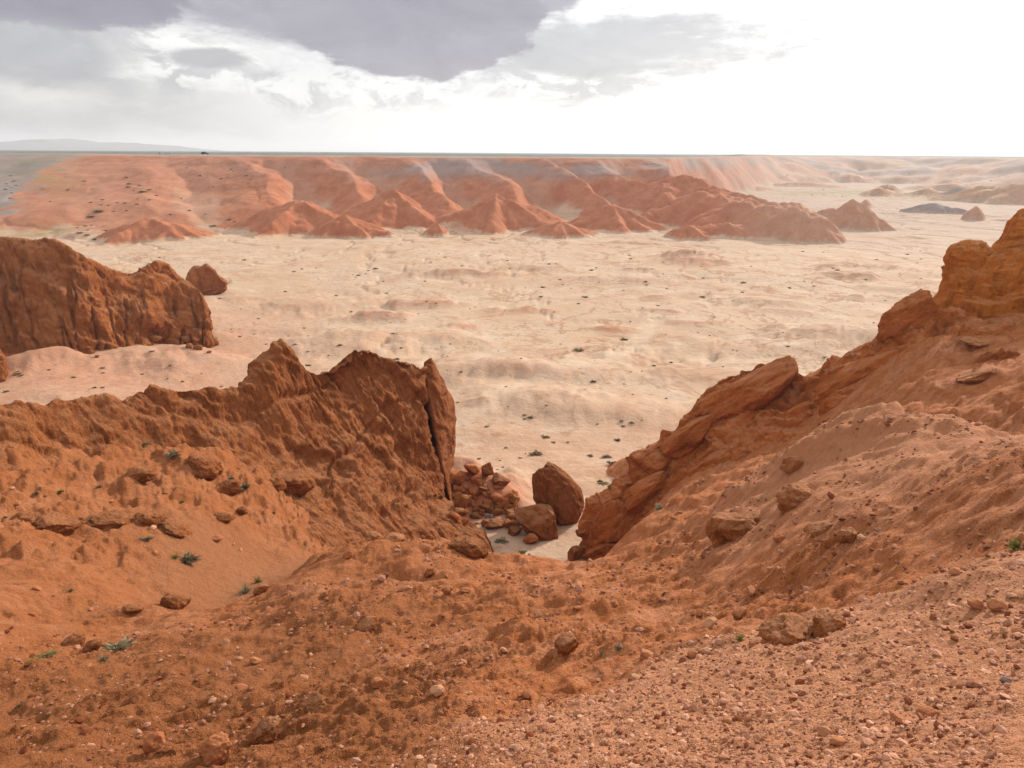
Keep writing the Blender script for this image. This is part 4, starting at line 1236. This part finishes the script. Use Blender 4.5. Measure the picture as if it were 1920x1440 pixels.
# rocks standing out of the near slopes
NEAR = [
    (405, 1408, 62, 50, -30, M_STONE, 'large rounded reddish stone near the bottom left edge of the slope', .2),
    (498, 1378, 66, 32, -38, M_NEAR, 'long pale stone with a dark underside beside the rounded stone', .15),
    (292, 1392, 44, 34, -35, M_STONE, 'dark red stone above and left of the large rounded stone', .3),
    (590, 1320, 56, 28, -30, M_NEAR, 'crumbling pale lump of rock above the long pale stone', .35),
    (708, 1282, 26, 20, -30, M_STONE, 'small stone casting a black shadow in the middle of the slope', .15),
    (820, 1296, 28, 18, -20, M_PALE_STONE, 'pinkish stone right of the small shadowed stone', .2),
    (838, 1106, 20, 16, 0, M_STONE, 'brick red cube of stone under the notch', .15),
    (872, 1108, 18, 10, 10, M_STONE, 'flat red stone next to the brick red cube', .2),
    (806, 1074, 24, 18, -25, M_NEAR, 'orange block on the upper edge of the slope below the bluff', .2),
    (652, 1042, 22, 14, -35, M_STONE, 'leaning dark stone on the crest left of the orange block', .2),
    (690, 1170, 44, 22, -25, M_NEAR, 'half buried orange rock on the middle slope', .4),
    (1062, 1205, 52, 26, -28, M_NEAR, 'long orange rock ledge in the middle of the slope', .35),
    (1210, 1228, 30, 24, -10, M_STONE, 'brown stone with pale cap on the rim of the gravel bench', .25),
    (1300, 1228, 22, 14, 0, M_STONE, 'dark red stone on the gravel bench rim right of the capped stone', .2),
    (1480, 1180, 118, 62, -12, M_NEAR, 'broad orange rock hump split by a black crack above the bench', .45),
    (1552, 1168, 66, 52, -18, M_NEAR, 'orange rock beside the black crack above the bench', .42),
    (1388, 968, 120, 86, -18, M_NEAR, 'big pale topped outcrop on the slope below the right hump', .60),
    (1500, 920, 92, 62, 10, M_NEAR, 'orange hollowed outcrop under the edge of the right hump', .62),
    (1460, 1010, 22, 16, -20, M_STONE, 'dark stone with a sharp shadow below the pale topped outcrop', .2),
    (1540, 990, 62, 28, -14, M_NEAR, 'low ledge of orange rock right of the dark stone', .45),
    (1590, 1000, 40, 30, -22, M_NEAR, 'rounded orange rock at the end of the low ledge', .4),
    (1790, 1072, 24, 14, 0, M_STONE, 'red stone on the gravel slope near the right edge', .2),
    (1830, 1132, 30, 20, 5, M_STONE, 'left one of two red brown stones side by side near the right edge', .25),
    (1868, 1134, 36, 22, 0, M_STONE, 'right one of two red brown stones side by side near the right edge', .25),
    (1906, 1182, 22, 12, 0, M_STONE, 'dark red stone touching the right edge of the gravel bench', .2),
    (1886, 1278, 22, 10, 0, M_DARK_STONE, 'blue black flat stone on the gravel at far right', .2),
    (1570, 1392, 30, 16, -15, M_STONE, 'brown stone in the gravel at the bottom right', .2),
    (1545, 1372, 26, 20, 0, M_PALE_STONE, 'white pink stone in the gravel at the bottom right', .25),
    (1680, 1345, 30, 12, 12, M_STONE, 'flat dark stone pressed into the bench gravel', .2),
    (1740, 1336, 40, 16, -20, M_STONE, 'long brown stone right of the flat dark stone', .25),
    (1385, 1150, 34, 12, -38, M_STONE, 'thin dark slab leaning left of the orange hump', .2),
    (1330, 1170, 36, 12, -50, M_PALE_STONE, 'thin upright sliver of pale rock on the slope', .2),
    (330, 1125, 56, 34, 10, M_ROCK, 'rounded red rock beside the sandy gully floor', .35),
    (250, 1140, 40, 16, 18, M_ROCK, 'low brown rock left of the rounded red rock', .4),
    (490, 1105, 30, 18, -30, M_NEAR, 'small block on the lip above the sandy gully', .2),
    (140, 1204, 46, 24, -10, M_ROCK, 'dark broken rock by the green plants at the left', .3),
    (172, 1212, 40, 20, -28, M_ROCK, 'brown ledge right of the dark broken rock', .35),
    (50, 968, 52, 28, 8, M_ROCK, 'left end of the rocky ledge across the bowl', .52),
    (100, 975, 90, 40, 12, M_ROCK, 'second hump of the rocky ledge across the bowl', .55),
    (205, 970, 104, 44, 14, M_ROCK, 'widest dark hump of the rocky ledge across the bowl', .55),
    (285, 968, 62, 40, 22, M_ROCK, 'steep block at the right of the rocky ledge', .52),
    (330, 988, 70, 22, 28, M_ROCK, 'tail of the rocky ledge running down into the bowl', .55),
    (260, 890, 60, 28, -5, M_ROCK, 'pale rock hump above the rocky ledge', .4),
    (380, 870, 74, 42, 16, M_ROCK, 'wedge of pale rock right of the grey shrub', .42),
    (545, 898, 90, 44, 6, M_ROCK, 'overhanging pale ledge with a dark hollow at the foot of the bluff', .42),
    (520, 905, 34, 26, 0, M_ROCK, 'pale boulder at the left of the overhanging ledge', .3),
    (430, 912, 40, 32, -8, M_ROCK, 'pale boulder below the round grey shrub', .35),
    (455, 958, 20, 16, 10, M_ROCK, 'small dark red block on the slope of the bowl', .25),
    (420, 968, 40, 16, 12, M_ROCK, 'long pale rock beside the small dark red block', .35),
    (880, 1022, 70, 44, 15, M_ROCK, 'pale rounded boulder at the toe of the bluff above the wash', .35),
    (700, 1005, 40, 16, 5, M_NEAR, 'pale rock on the crest of the near slope', .35),
    (740, 1010, 44, 18, 8, M_NEAR, 'second pale rock along the crest of the near slope', .35),
    (405, 1010, 24, 10, 0, M_STONE, 'flat dark stone in the sandy bowl', .25),
    (1490, 866, 50, 34, -8, M_NEAR, 'knuckle of pale rock on the edge of the hump', .45),
    (1830, 640, 60, 16, 5, M_NEAR, 'pale ledge with a black gap on the upper right slope', .4),
    (1830, 700, 70, 22, -25, M_NEAR, 'crumbling orange ledge on the upper right slope', .45),
]
for k, (px, py, w_, h_, tl, mt, lab, bu) in enumerate(NEAR):
    big = w_ > 55
    boulder('rock' if big else 'stone', px, py + h_ * .35, w_, h_, tl, mt, 400 + k, lab, 'rock' if big else 'stone', bury=bu, sub=5 if big else 4, cuts=9, lump=.18, rough=.07)

# ------------------------------------------------------------------ loose stones: 300 singled out, the rest is gravel
STONE_MESHES = []
for k in range(14):
    V, Fc = boulder_verts(2, (1, .8, .6), 700 + k, cuts=9, lump=.16, rough=.08, cut_depth=(.5, .9))
    for mi, mt in enumerate((M_STONE, M_PALE_STONE)):
        STONE_MESHES.append(raw_mesh('stone', V, Fc, mt, smooth=False))
REG = [
    ('small loose stone on the pale gravel bench in the right foreground', 'loose stones on the gravel bench', 130, 9, (960, 1920, 1180, 1436), lambda x, y: y > np.interp(x, [960, 1130, 1300, 1560, 1800, 1920], [1360, 1300, 1220, 1180, 1110, 1080])),
    ('small loose stone on the red middle slope of the foreground', 'loose stones on the middle slope', 90, 8, (250, 1250, 1050, 1430), lambda x, y: y < np.interp(x, [250, 560, 830, 1130, 1250], [1440, 1430, 1365, 1285, 1230]) and y > np.interp(x, [250, 445, 545, 685, 930, 1165, 1250], [1250, 1160, 1100, 1025, 1060, 1050, 1020])),
    ('small loose stone on the slope below the right hump', 'loose stones below the right hump', 45, 8, (1250, 1920, 880, 1120), lambda x, y: y < np.interp(x, [1250, 1560, 1800, 1920], [1180, 1130, 1050, 1020])),
    ('small stone scattered in the sandy bowl on the left', 'stones scattered in the left bowl', 35, 7, (0, 480, 900, 1260), lambda x, y: True),
]
for lab, grp, n, sz, (x0, x1, y0, y1), test in REG:
    c = 0; tries = 0
    while c < n and tries < n * 8:
        tries += 1
        px, py = rr.uniform(x0, x1), rr.uniform(y0, y1)
        if not test(px, py):
            continue
        r = pick(px, py)
        if r is None or r[2] not in ('hillside', 'rock_ridge'):
            continue
        Pn = r[0]
        sm = px_to_m(Pn, sz * float(rr.lognormal(.25, .42))) * .5
        mi = int(rr.integers(len(STONE_MESHES)))
        o = new_obj('stone', STONE_MESHES[mi])
        o.location = Pn + np.array([0, 0, sm * .18]); o.scale = (sm, sm * rr.uniform(.7, 1.2), sm * rr.uniform(.6, 1.1))
        o.rotation_euler = (rr.uniform(-.4, .4), rr.uniform(-.4, .4), rr.uniform(0, 6.28))
        tag(o, lab.replace('small', 'small pale' if mi % 2 else 'small rust red'), 'stone', grp)
        c += 1


def gravel():
    V0 = []
    for k in range(10):
        V, Fc = boulder_verts(1, (1, .8, .6), 900 + k, cuts=6, lump=.2, rough=0, cut_depth=(.45, .85))
        V0.append(V)
    F0 = ICO[1][1]
    g = np.random.default_rng(77)
    n = 36000
    A = g.uniform(R(-40), R(40), n); u = g.uniform(0, 1, n)
    D = 2.4 * (26 / 2.4) ** (u ** 1.35)
    X = D * np.sin(A); Y = D * np.cos(A)
    dens = sstep(fbm2(X / 2.2, Y / 2.2, 3, .55, 51.0), -.45, .5)
    bd = np.interp(A, [math.atan2(ray(a, b_)[0], ray(a, b_)[1]) for a, b_ in BENCH], [3.6, 5.0, 6.3, 8.2, 8.8, 9.4, 10.5], left=0.0)
    keep = g.uniform(0, 1, n) < np.maximum(dens * .75, .95 * (D < bd))
    keep &= ~((A < R(-10)) & (D > 19))
    X, Y, A, D, bd = X[keep], Y[keep], A[keep], D[keep], bd[keep]
    n = len(X)
    Z = hill_z(X, Y)
    size = np.clip(g.lognormal(-.25, .5, n), .3, 3.0) * (.0022 * (D * 1.25) + .004)
    ang = g.uniform(0, 6.28, n)
    tilt = g.normal(0, .3, n)
    kinds = g.integers(0, 10, n)
    B = np.stack(V0)[kinds] * np.stack([size, size * g.uniform(.7, 1.2, n), size * g.uniform(.5, 1.0, n)], -1)[:, None, :]
    ca, sa = np.cos(ang)[:, None], np.sin(ang)[:, None]
    ct, st = np.cos(tilt)[:, None], np.sin(tilt)[:, None]
    bx, by, bz = B[..., 0], B[..., 1], B[..., 2]
    bx, bz = bx * ct - bz * st, bx * st + bz * ct
    bx, by = bx * ca - by * sa, bx * sa + by * ca
    W = np.stack([bx + X[:, None], by + Y[:, None], bz + (Z + size * .15)[:, None]], -1)
    k = V0[0].shape[0]
    F_ = (F0[None] + (np.arange(n) * k)[:, None, None]).reshape(-1, 3)
    tint = np.repeat(g.beta(.55, .6, n) * np.where(D < bd, .95, .55), k)
    o = new_obj('gravel', raw_mesh('gravel', W.reshape(-1, 3), F_, M_GRAVEL, dict(tint=tint), smooth=False))
    tag(o, 'fine reddish gravel strewn over the near slope', 'gravel', kind='stuff')


gravel()

# ------------------------------------------------------------------ shrubs
def leaf_material(name, a, b_):
    m, t, bs = base_mat(name)
    oi = t.node('ShaderNodeObjectInfo').outputs['Random']
    n = t.noise(pos(t), 6, 3, .6)
    t.put(bs.inputs['Base Color'], t.mix(t.math('ADD', t.math('MULTIPLY', oi, .5), t.math('MULTIPLY', n, .5)), a, b_))
    return m


L_GREY = leaf_material('grey_shrub', (.20, .165, .09), (.34, .27, .16))
L_GREEN = leaf_material('green_shrub', (.15, .13, .045), (.26, .21, .08))
L_YELLOW = leaf_material('yellow_shrub', (.16, .15, .03), (.28, .25, .07))
L_DARK = leaf_material('dark_shrub', (.14, .105, .06), (.22, .17, .10))


def shrub_mesh(seed, n, flat, mat, blade=False):
    g = np.random.default_rng(seed)
    V = []; Fq = []
    for i in range(n):
        th = g.uniform(0, 6.28); ph = math.acos(g.uniform(.05 if not blade else .35, 1))
        lobes = 1 + .28 * math.sin(th * 3 + seed) + .18 * math.sin(th * 5 + seed * 2)
        rad = g.uniform(.35, 1.0) * lobes
        tip = np.array([math.sin(ph) * math.cos(th), math.sin(ph) * math.sin(th), math.cos(ph) * flat]) * rad
        root = tip * g.uniform(.15, .45) * np.array([1, 1, .6]) if not blade else np.array([g.normal(0, .12), g.normal(0, .12), 0])
        side = np.cross(tip - root, g.normal(size=3)); side /= max(np.linalg.norm(side), 1e-6)
        wd = g.uniform(.05, .11) if not blade else g.uniform(.015, .035)
        b0 = len(V)
        mid = (root + tip) / 2 + g.normal(0, .05, 3)
        V += [root, mid + side * wd, tip, mid - side * wd]
        Fq.append([b0, b0 + 1, b0 + 2, b0 + 3])
    V = np.array(V); V[:, 2] = np.maximum(V[:, 2], -.03)
    return raw_mesh('shrub', V, np.array(Fq), mat, smooth=False)


SHR = {}
for nm, mt in (('grey', L_GREY), ('green', L_GREEN), ('yellow', L_YELLOW), ('dark', L_DARK)):
    SHR[nm] = [shrub_mesh(10 + k, 190, .62, mt) for k in range(4)]
    SHR[nm + '_tuft'] = [shrub_mesh(40 + k, 150, 1.1, mt, True) for k in range(3)]


def shrub(px, py, wpx, kind, label, group=None, zs=1.0, name='shrub', r=None):
    r = r or pick(px, py)
    if r is None:
        return None
    P = r[0]
    sm = px_to_m(P, wpx) / 2
    o = new_obj(name, SHR[kind][int(rr.integers(len(SHR[kind])))])
    o.location = P; o.scale = (sm, sm, sm * zs); o.rotation_euler = (0, 0, rr.uniform(0, 6.28))
    return tag(o, label, 'shrub', group)


for row in [
    (325, 855, 34, 'grey', 'round grey green shrub standing alone below the left ridge', 1.1),
    (271, 834, 22, 'grey', 'faint grey shrub above and left of the round shrub', .9),
    (458, 914, 28, 'grey', 'pale grey shrub beside the boulder at the foot of the ridge', 1.1),
    (432, 898, 16, 'grey', 'tiny grey shrub above the pale grey shrub', 1),
    (185, 914, 13, 'green', 'bright green tuft above the rocky ledge', 1.1),
    (113, 923, 15, 'green', 'green shrub at the left above the rocky ledge', 1.1),
    (68, 925, 12, 'green', 'small green tuft furthest left on the bowl slope', 1),
    (340, 942, 12, 'green', 'green tuft right of the steep block', 1),
    (305, 926, 10, 'green', 'tiny green tuft in the middle of the bowl slope', 1),
    (8, 971, 12, 'green', 'green tuft cut by the left edge', 1),
    (540, 900, 20, 'green', 'dark green plant in the hollow under the overhanging ledge', .9),
    (512, 962, 10, 'green', 'small green tuft below the overhanging ledge', 1),
    (350, 1052, 52, 'dark', 'dark dead bush lying in the sandy gully', .7),
    (275, 1012, 26, 'dark', 'small dark dead bush above the sandy gully', .7),
    (484, 1092, 26, 'yellow_tuft', 'yellow green grass tuft at the lip of the gully', 1),
    (330, 1046, 26, 'yellow_tuft', 'yellow grass beside the dead bush', .8),
    (460, 1112, 44, 'grey_tuft', 'grey green grass drooping over the gully edge', .7),
    (132, 1108, 12, 'green', 'dark green sprig on the left slope', 1.1),
    (88, 1232, 40, 'green', 'flat green plant beside the dark broken rock', .5),
    (55, 1244, 28, 'yellow_tuft', 'olive grass left of the flat green plant', .6),
    (222, 1218, 62, 'grey', 'grey green cushion plant on the edge of the slope', .7),
    (195, 1238, 36, 'grey_tuft', 'grey grass below the cushion plant', .6),
    (36, 1324, 12, 'green', 'tiny green plant at the lower left', 1),
    (205, 1266, 10, 'green', 'tiny green plant below the cushion plant', 1),
    (1908, 1026, 46, 'yellow', 'olive bush at the right edge of the slope', .8),
    (1388, 1200, 40, 'yellow_tuft', 'dry olive grass left of the cracked orange rock', .6),
    (1160, 1218, 30, 'grey_tuft', 'grey green grass on the rim of the bench', .9),
    (1128, 1228, 20, 'grey_tuft', 'small grey grass tuft left of the bench rim grass', .8),
    (1240, 955, 34, 'grey', 'greyish shrub in the hollow under the right fin', .8),
    (1005, 852, 30, 'grey', 'widest grey green shrub on the plain beyond the notch', .7),
    (1158, 826, 14, 'dark', 'dark shrub on the plain near the right fin', .8),
    (1148, 870, 24, 'dark', 'dark shrub just beyond the right fin', .7),
    (1137, 857, 22, 'grey', 'flat grey shrub left of the dark shrub beyond the fin', .6),
    (1144, 914, 16, 'green', 'green shrub close behind the lower end of the fin', .8),
    (1132, 908, 24, 'grey', 'low grey shrub left of the green shrub behind the fin', .5),
    (980, 1036, 18, 'yellow', 'yellow green shrub on the sandy wash in the notch', .7),
    (940, 1015, 30, 'grey', 'pale grey shrub at the left of the sandy wash', .5),
    (1085, 658, 26, 'green', 'dark green pair of shrubs in the middle of the plain', .5),
    (1170, 637, 20, 'green', 'green shrub beside the pale track', .5),
    (32, 702, 16, 'green', 'dark shrub beside the orange rock at the left edge', .8),
]:
    shrub(row[0], row[1], row[2] * 1.08, row[3], row[4], zs=row[5], name='grass_tuft' if 'tuft' in row[3] else 'shrub')

c = 0; tries = 0
while c < 190 and tries < 3000:
    tries += 1
    px = rr.uniform(0, 1750); py = 470 + 480 * rr.uniform() ** 1.1
    r = pick(px, py)
    if r is None or r[2] != 'ground' or r[1][2] < .85:
        continue
    sm = (rr.lognormal(0, .4)) * (.28 if py > 560 else .42)
    wpx = 2 * sm * FPX / float((r[0] - C0) @ _F)
    if wpx < 3.2:
        continue
    kd = ['grey', 'dark', 'green', 'grey'][int(rr.integers(4))]
    shrub(px, py, wpx, kd, 'tiny %s shrub dotted over the %s of the pale desert floor' % ({'grey': 'grey', 'dark': 'dark brown', 'green': 'olive green'}[kd], 'near part' if py > 620 else 'far part'),
          'shrubs dotted over the desert floor', zs=.75, r=r)
    c += 1
HS = [(237, 333, 8), (242, 345, 11), (240, 351, 11), (251, 357, 6), (262, 348, 6), (267, 360, 16), (280, 356, 10), (258, 373, 6), (280, 375, 8), (293, 367, 8), (170, 380, 8), (192, 375, 9), (190, 384, 7),
      (203, 385, 8), (220, 380, 7), (234, 381, 9), (184, 397, 20), (171, 407, 18), (213, 397, 7), (237, 395, 8), (257, 383, 9), (165, 432, 8), (145, 427, 6), (150, 437, 14), (163, 441, 12), (160, 424, 9), (171, 423, 7),
      (198, 433, 13), (178, 449, 11), (350, 315, 6), (375, 330, 9), (433, 318, 8), (462, 330, 9), (415, 335, 9), (438, 322, 6), (470, 337, 6), (158, 340, 8), (128, 355, 7), (94, 378, 6), (126, 357, 6), (535, 314, 6),
      (20, 330, 7), (26, 340, 8), (12, 345, 7), (30, 348, 6), (10, 355, 8), (22, 362, 6), (18, 372, 7), (590, 314, 5), (400, 350, 6), (340, 372, 6), (355, 395, 9), (385, 402, 6), (430, 412, 12), (400, 424, 14), (440, 416, 7), (320, 402, 8)]
for (px, py, w_) in HS:
    shrub(px, py, w_ * 1.05, 'dark', 'dark bush on the distant pink slope at the left', 'bushes on the far left slope', zs=.6)
c = 0; tries = 0
while c < 60 and tries < 900:
    tries += 1
    px, py = (rr.uniform(250, 1250), rr.uniform(310, 440)) if tries % 3 else (rr.uniform(1400, 1900), rr.uniform(320, 400))
    r = pick(px, py)
    if r is None or r[2] != 'ground':
        continue
    shrub(px, py, rr.uniform(2.5, 4.5), 'dark', 'speck of a bush on the distant badland slopes', 'specks of bushes on the badlands', zs=.7, r=r)
    c += 1

# ------------------------------------------------------------------ car and people on the far rim
def flat_mat(name, col, rough=.6, metal=0.0):
    m, t, b_ = base_mat(name)
    n = t.noise(pos(t), 9, 3, .6)
    t.put(b_.inputs['Base Color'], t.mix(.25, col, t.mix(n, (.5, .5, .5), (1.4, 1.4, 1.4)), 'MULTIPLY'))
    b_.inputs['Roughness'].default_value = rough; b_.inputs['Metallic'].default_value = metal
    return m


M_PAINT = flat_mat('car_paint', (.035, .04, .05), .35)
M_GLASS = flat_mat('car_glass', (.02, .025, .03), .1)
M_TYRE = flat_mat('tyre', (.02, .02, .02), .9)
M_RIM = flat_mat('wheel_rim', (.35, .35, .36), .4, .8)
M_CLOTH = [flat_mat('cloth_dark', (.05, .04, .06)), flat_mat('cloth_grey', (.20, .21, .22)), flat_mat('cloth_blue', (.10, .13, .17)), flat_mat('cloth_tan', (.22, .20, .18))]


def on_plateau(px, d):
    v = ray(px, 295); a = math.atan2(v[0], v[1])
    X = np.array([d * math.sin(a)]); Y = np.array([d * math.cos(a)])
    return np.array([X[0], Y[0], float(ground_height(X, Y, False)[0])])


def extrude_profile(name, prof, half, mat, inset=0.0):
    bm = bmesh.new()
    a = [bm.verts.new((x, -half, z)) for x, z in prof]; b_ = [bm.verts.new((x, half, z)) for x, z in prof]
    bm.faces.new(a); bm.faces.new(list(reversed(b_)))
    for i in range(len(prof)):
        j = (i + 1) % len(prof)
        bm.faces.new((a[j], a[i], b_[i], b_[j]))
    bmesh.ops.recalc_face_normals(bm, faces=bm.faces)
    bmesh.ops.bevel(bm, geom=list(bm.edges), offset=.05, segments=2, affect='EDGES')
    me = bpy.data.meshes.new(name); bm.to_mesh(me); bm.free(); me.materials.append(mat)
    return me


def wheel_meshes():
    bm = bmesh.new(); bmesh.ops.create_cone(bm, cap_ends=True, segments=20, radius1=.37, radius2=.37, depth=.24)
    bmesh.ops.bevel(bm, geom=[e for e in bm.edges if abs(e.verts[0].co.z - e.verts[1].co.z) < 1e-5], offset=.05, segments=2, affect='EDGES')
    t_ = bpy.data.meshes.new('tyre'); bm.to_mesh(t_); bm.free(); t_.materials.append(M_TYRE)
    bm = bmesh.new(); bmesh.ops.create_cone(bm, cap_ends=True, segments=16, radius1=.21, radius2=.19, depth=.26)
    r_ = bpy.data.meshes.new('rim'); bm.to_mesh(r_); bm.free(); r_.materials.append(M_RIM)
    return t_, r_


car = new_obj('parked_car', None, loc=on_plateau(385, 505))
car.rotation_euler = (0, 0, R(22))
tag(car, 'dark car parked on the far plateau rim at the horizon', 'car')
new_obj('body', extrude_profile('body', [(-2.2, .42), (2.2, .42), (2.25, .8), (2.1, 1.02), (1.0, 1.12), (.95, 1.14), (-2.05, 1.16), (-2.2, .95)], .88, M_PAINT), car)
new_obj('cabin', extrude_profile('cabin', [(-2.0, 1.14), (.95, 1.14), (.35, 1.72), (.2, 1.78), (-1.75, 1.78), (-1.95, 1.6)], .80, M_PAINT), car)
for sy in (-1, 1):
    g_ = extrude_profile('window', [(-1.8, 1.24), (.62, 1.24), (.22, 1.64), (-1.72, 1.64)], .012, M_GLASS)
    o = new_obj('window', g_, car); o.location = (0, sy * .806, 0)
ty, rm = wheel_meshes()
for sx in (-1.35, 1.38):
    for sy in (-1, 1):
        wv = new_obj('wheel', ty, car, (sx, sy * .80, .37)); wv.rotation_euler = (R(90), 0, 0)
        new_obj('rim', rm, wv)


def person(px, d, cloth, label, arms=.12, step=.1):
    """one continuous skinned figure, 1.75 m tall"""
    J = {'pel': (0, 0, .95, .15), 'wst': (0, 0, 1.10, .135), 'chs': (0, 0, 1.33, .165), 'nck': (0, 0, 1.48, .06), 'hd1': (0, .01, 1.58, .09), 'hd2': (0, .01, 1.70, .085)}
    E = [('pel', 'wst'), ('wst', 'chs'), ('chs', 'nck'), ('nck', 'hd1'), ('hd1', 'hd2')]
    for s, n in ((-1, 'l'), (1, 'r')):
        J.update({'hip' + n: (.10 * s, 0, .90, .10), 'kne' + n: (.11 * s, step * s, .50, .065), 'ank' + n: (.12 * s, step * s * .6, .09, .045), 'toe' + n: (.13 * s, step * s * .6 + .16, .04, .04),
                  'sho' + n: (.19 * s, 0, 1.41, .07), 'elb' + n: (.24 * s + arms * .3 * s, -.02, 1.13, .048), 'wri' + n: (.25 * s + arms * s * .2, .06, .88, .035), 'han' + n: (.25 * s + arms * s * .2, .09, .80, .04)})
        E += [('pel', 'hip' + n), ('hip' + n, 'kne' + n), ('kne' + n, 'ank' + n), ('ank' + n, 'toe' + n), ('chs', 'sho' + n), ('sho' + n, 'elb' + n), ('elb' + n, 'wri' + n), ('wri' + n, 'han' + n)]
    names = list(J)
    me = bpy.data.meshes.new('person')
    me.from_pydata([J[k][:3] for k in names], [(names.index(a), names.index(b_)) for a, b_ in E], [])
    me.materials.append(cloth)
    o = new_obj('person', me, loc=on_plateau(px, d))
    md = o.modifiers.new('skin', 'SKIN')
    for i, k in enumerate(names):
        sv = me.skin_vertices[0].data[i]
        sv.radius = (J[k][3], J[k][3]); sv.use_root = (k == 'pel')
    o.modifiers.new('sub', 'SUBSURF').levels = 1
    o.rotation_euler = (0, 0, rr.uniform(0, 6.28))
    return tag(o, label, 'person')


person(300.5, 498, M_CLOTH[0], 'person in dark clothes, leftmost of the group on the far rim')
person(308, 500, M_CLOTH[1], 'person in grey standing second from left on the far rim', .2, .05)
person(313.5, 500, M_CLOTH[2], 'person in blue grey standing third from left on the far rim', .1, .14)
person(318.5, 502, M_CLOTH[3], 'person in pale clothes, rightmost of the group on the far rim', .15, .08)

# ------------------------------------------------------------------ distant mountains and the air
def mountains():
    m, t, b_ = base_mat('far_mountain')
    n = t.noise(pos(t), .002, 5, .6)
    t.put(b_.inputs['Base Color'], t.mix(n, (.20, .19, .20), (.30, .28, .28)))
    px = np.linspace(-900, 470, 240); prof_x = [-900, -500, -150, 0, 60, 130, 190, 250, 330, 400, 470]
    prof_y = [258, 255, 263, 266, 262.5, 262, 266, 269, 274, 281, 287.5]
    ty_ = np.interp(px, prof_x, prof_y) + .8 * fbm2(px / 40, px * 0, 4, .55, 3.0)
    rows = []
    for fr, dd in ((0, 4900), (.35, 5050), (.7, 5250), (1, 5450), (.6, 5800), (0, 6400)):
        r_ = []
        for x, y in zip(px, ty_):
            P = at(x, y, dd)
            z = 26 + (at(x, y, 5450)[2] - 26) * fr
            r_.append([P[0], P[1], z])
        rows.append(r_)
    P = np.array(rows)
    P = np.stack([resample(P[:, i], 40) for i in range(P.shape[1])], 0)
    w_ = np.clip((P[..., 2] - 26) / 70, 0, 1)
    P[..., 2] += w_ * 11 * fbm2(P[..., 0] / 260, P[..., 1] / 260, 4, .55, 9.0)
    tag(new_obj('hills', grid_mesh('hills', P, m)), 'pale blue mountain range on the horizon at the left', kind='structure')


mountains()


def haze():
    m = bpy.data.materials.new('haze'); m.use_nodes = True
    t = NT(m.node_tree); t.n.clear()
    v = t.node('ShaderNodeVolumePrincipled')
    v.inputs['Color'].default_value = (.93, .95, 1.0, 1)
    v.inputs['Density'].default_value = HAZE
    v.inputs['Anisotropy'].default_value = .3
    t.l.new(v.outputs[0], t.node('ShaderNodeOutputMaterial').inputs['Volume'])
    bm = bmesh.new(); bmesh.ops.create_cube(bm, size=1.0)
    me = bpy.data.meshes.new('haze'); bm.to_mesh(me); bm.free(); me.materials.append(m)
    o = new_obj('haze', me, loc=(0, 0, 75)); o.scale = (130000, 130000, 170)
    tag(o, 'thin pale dust haze over the desert basin', 'haze', kind='stuff')


HAZE = 0.00017
haze()
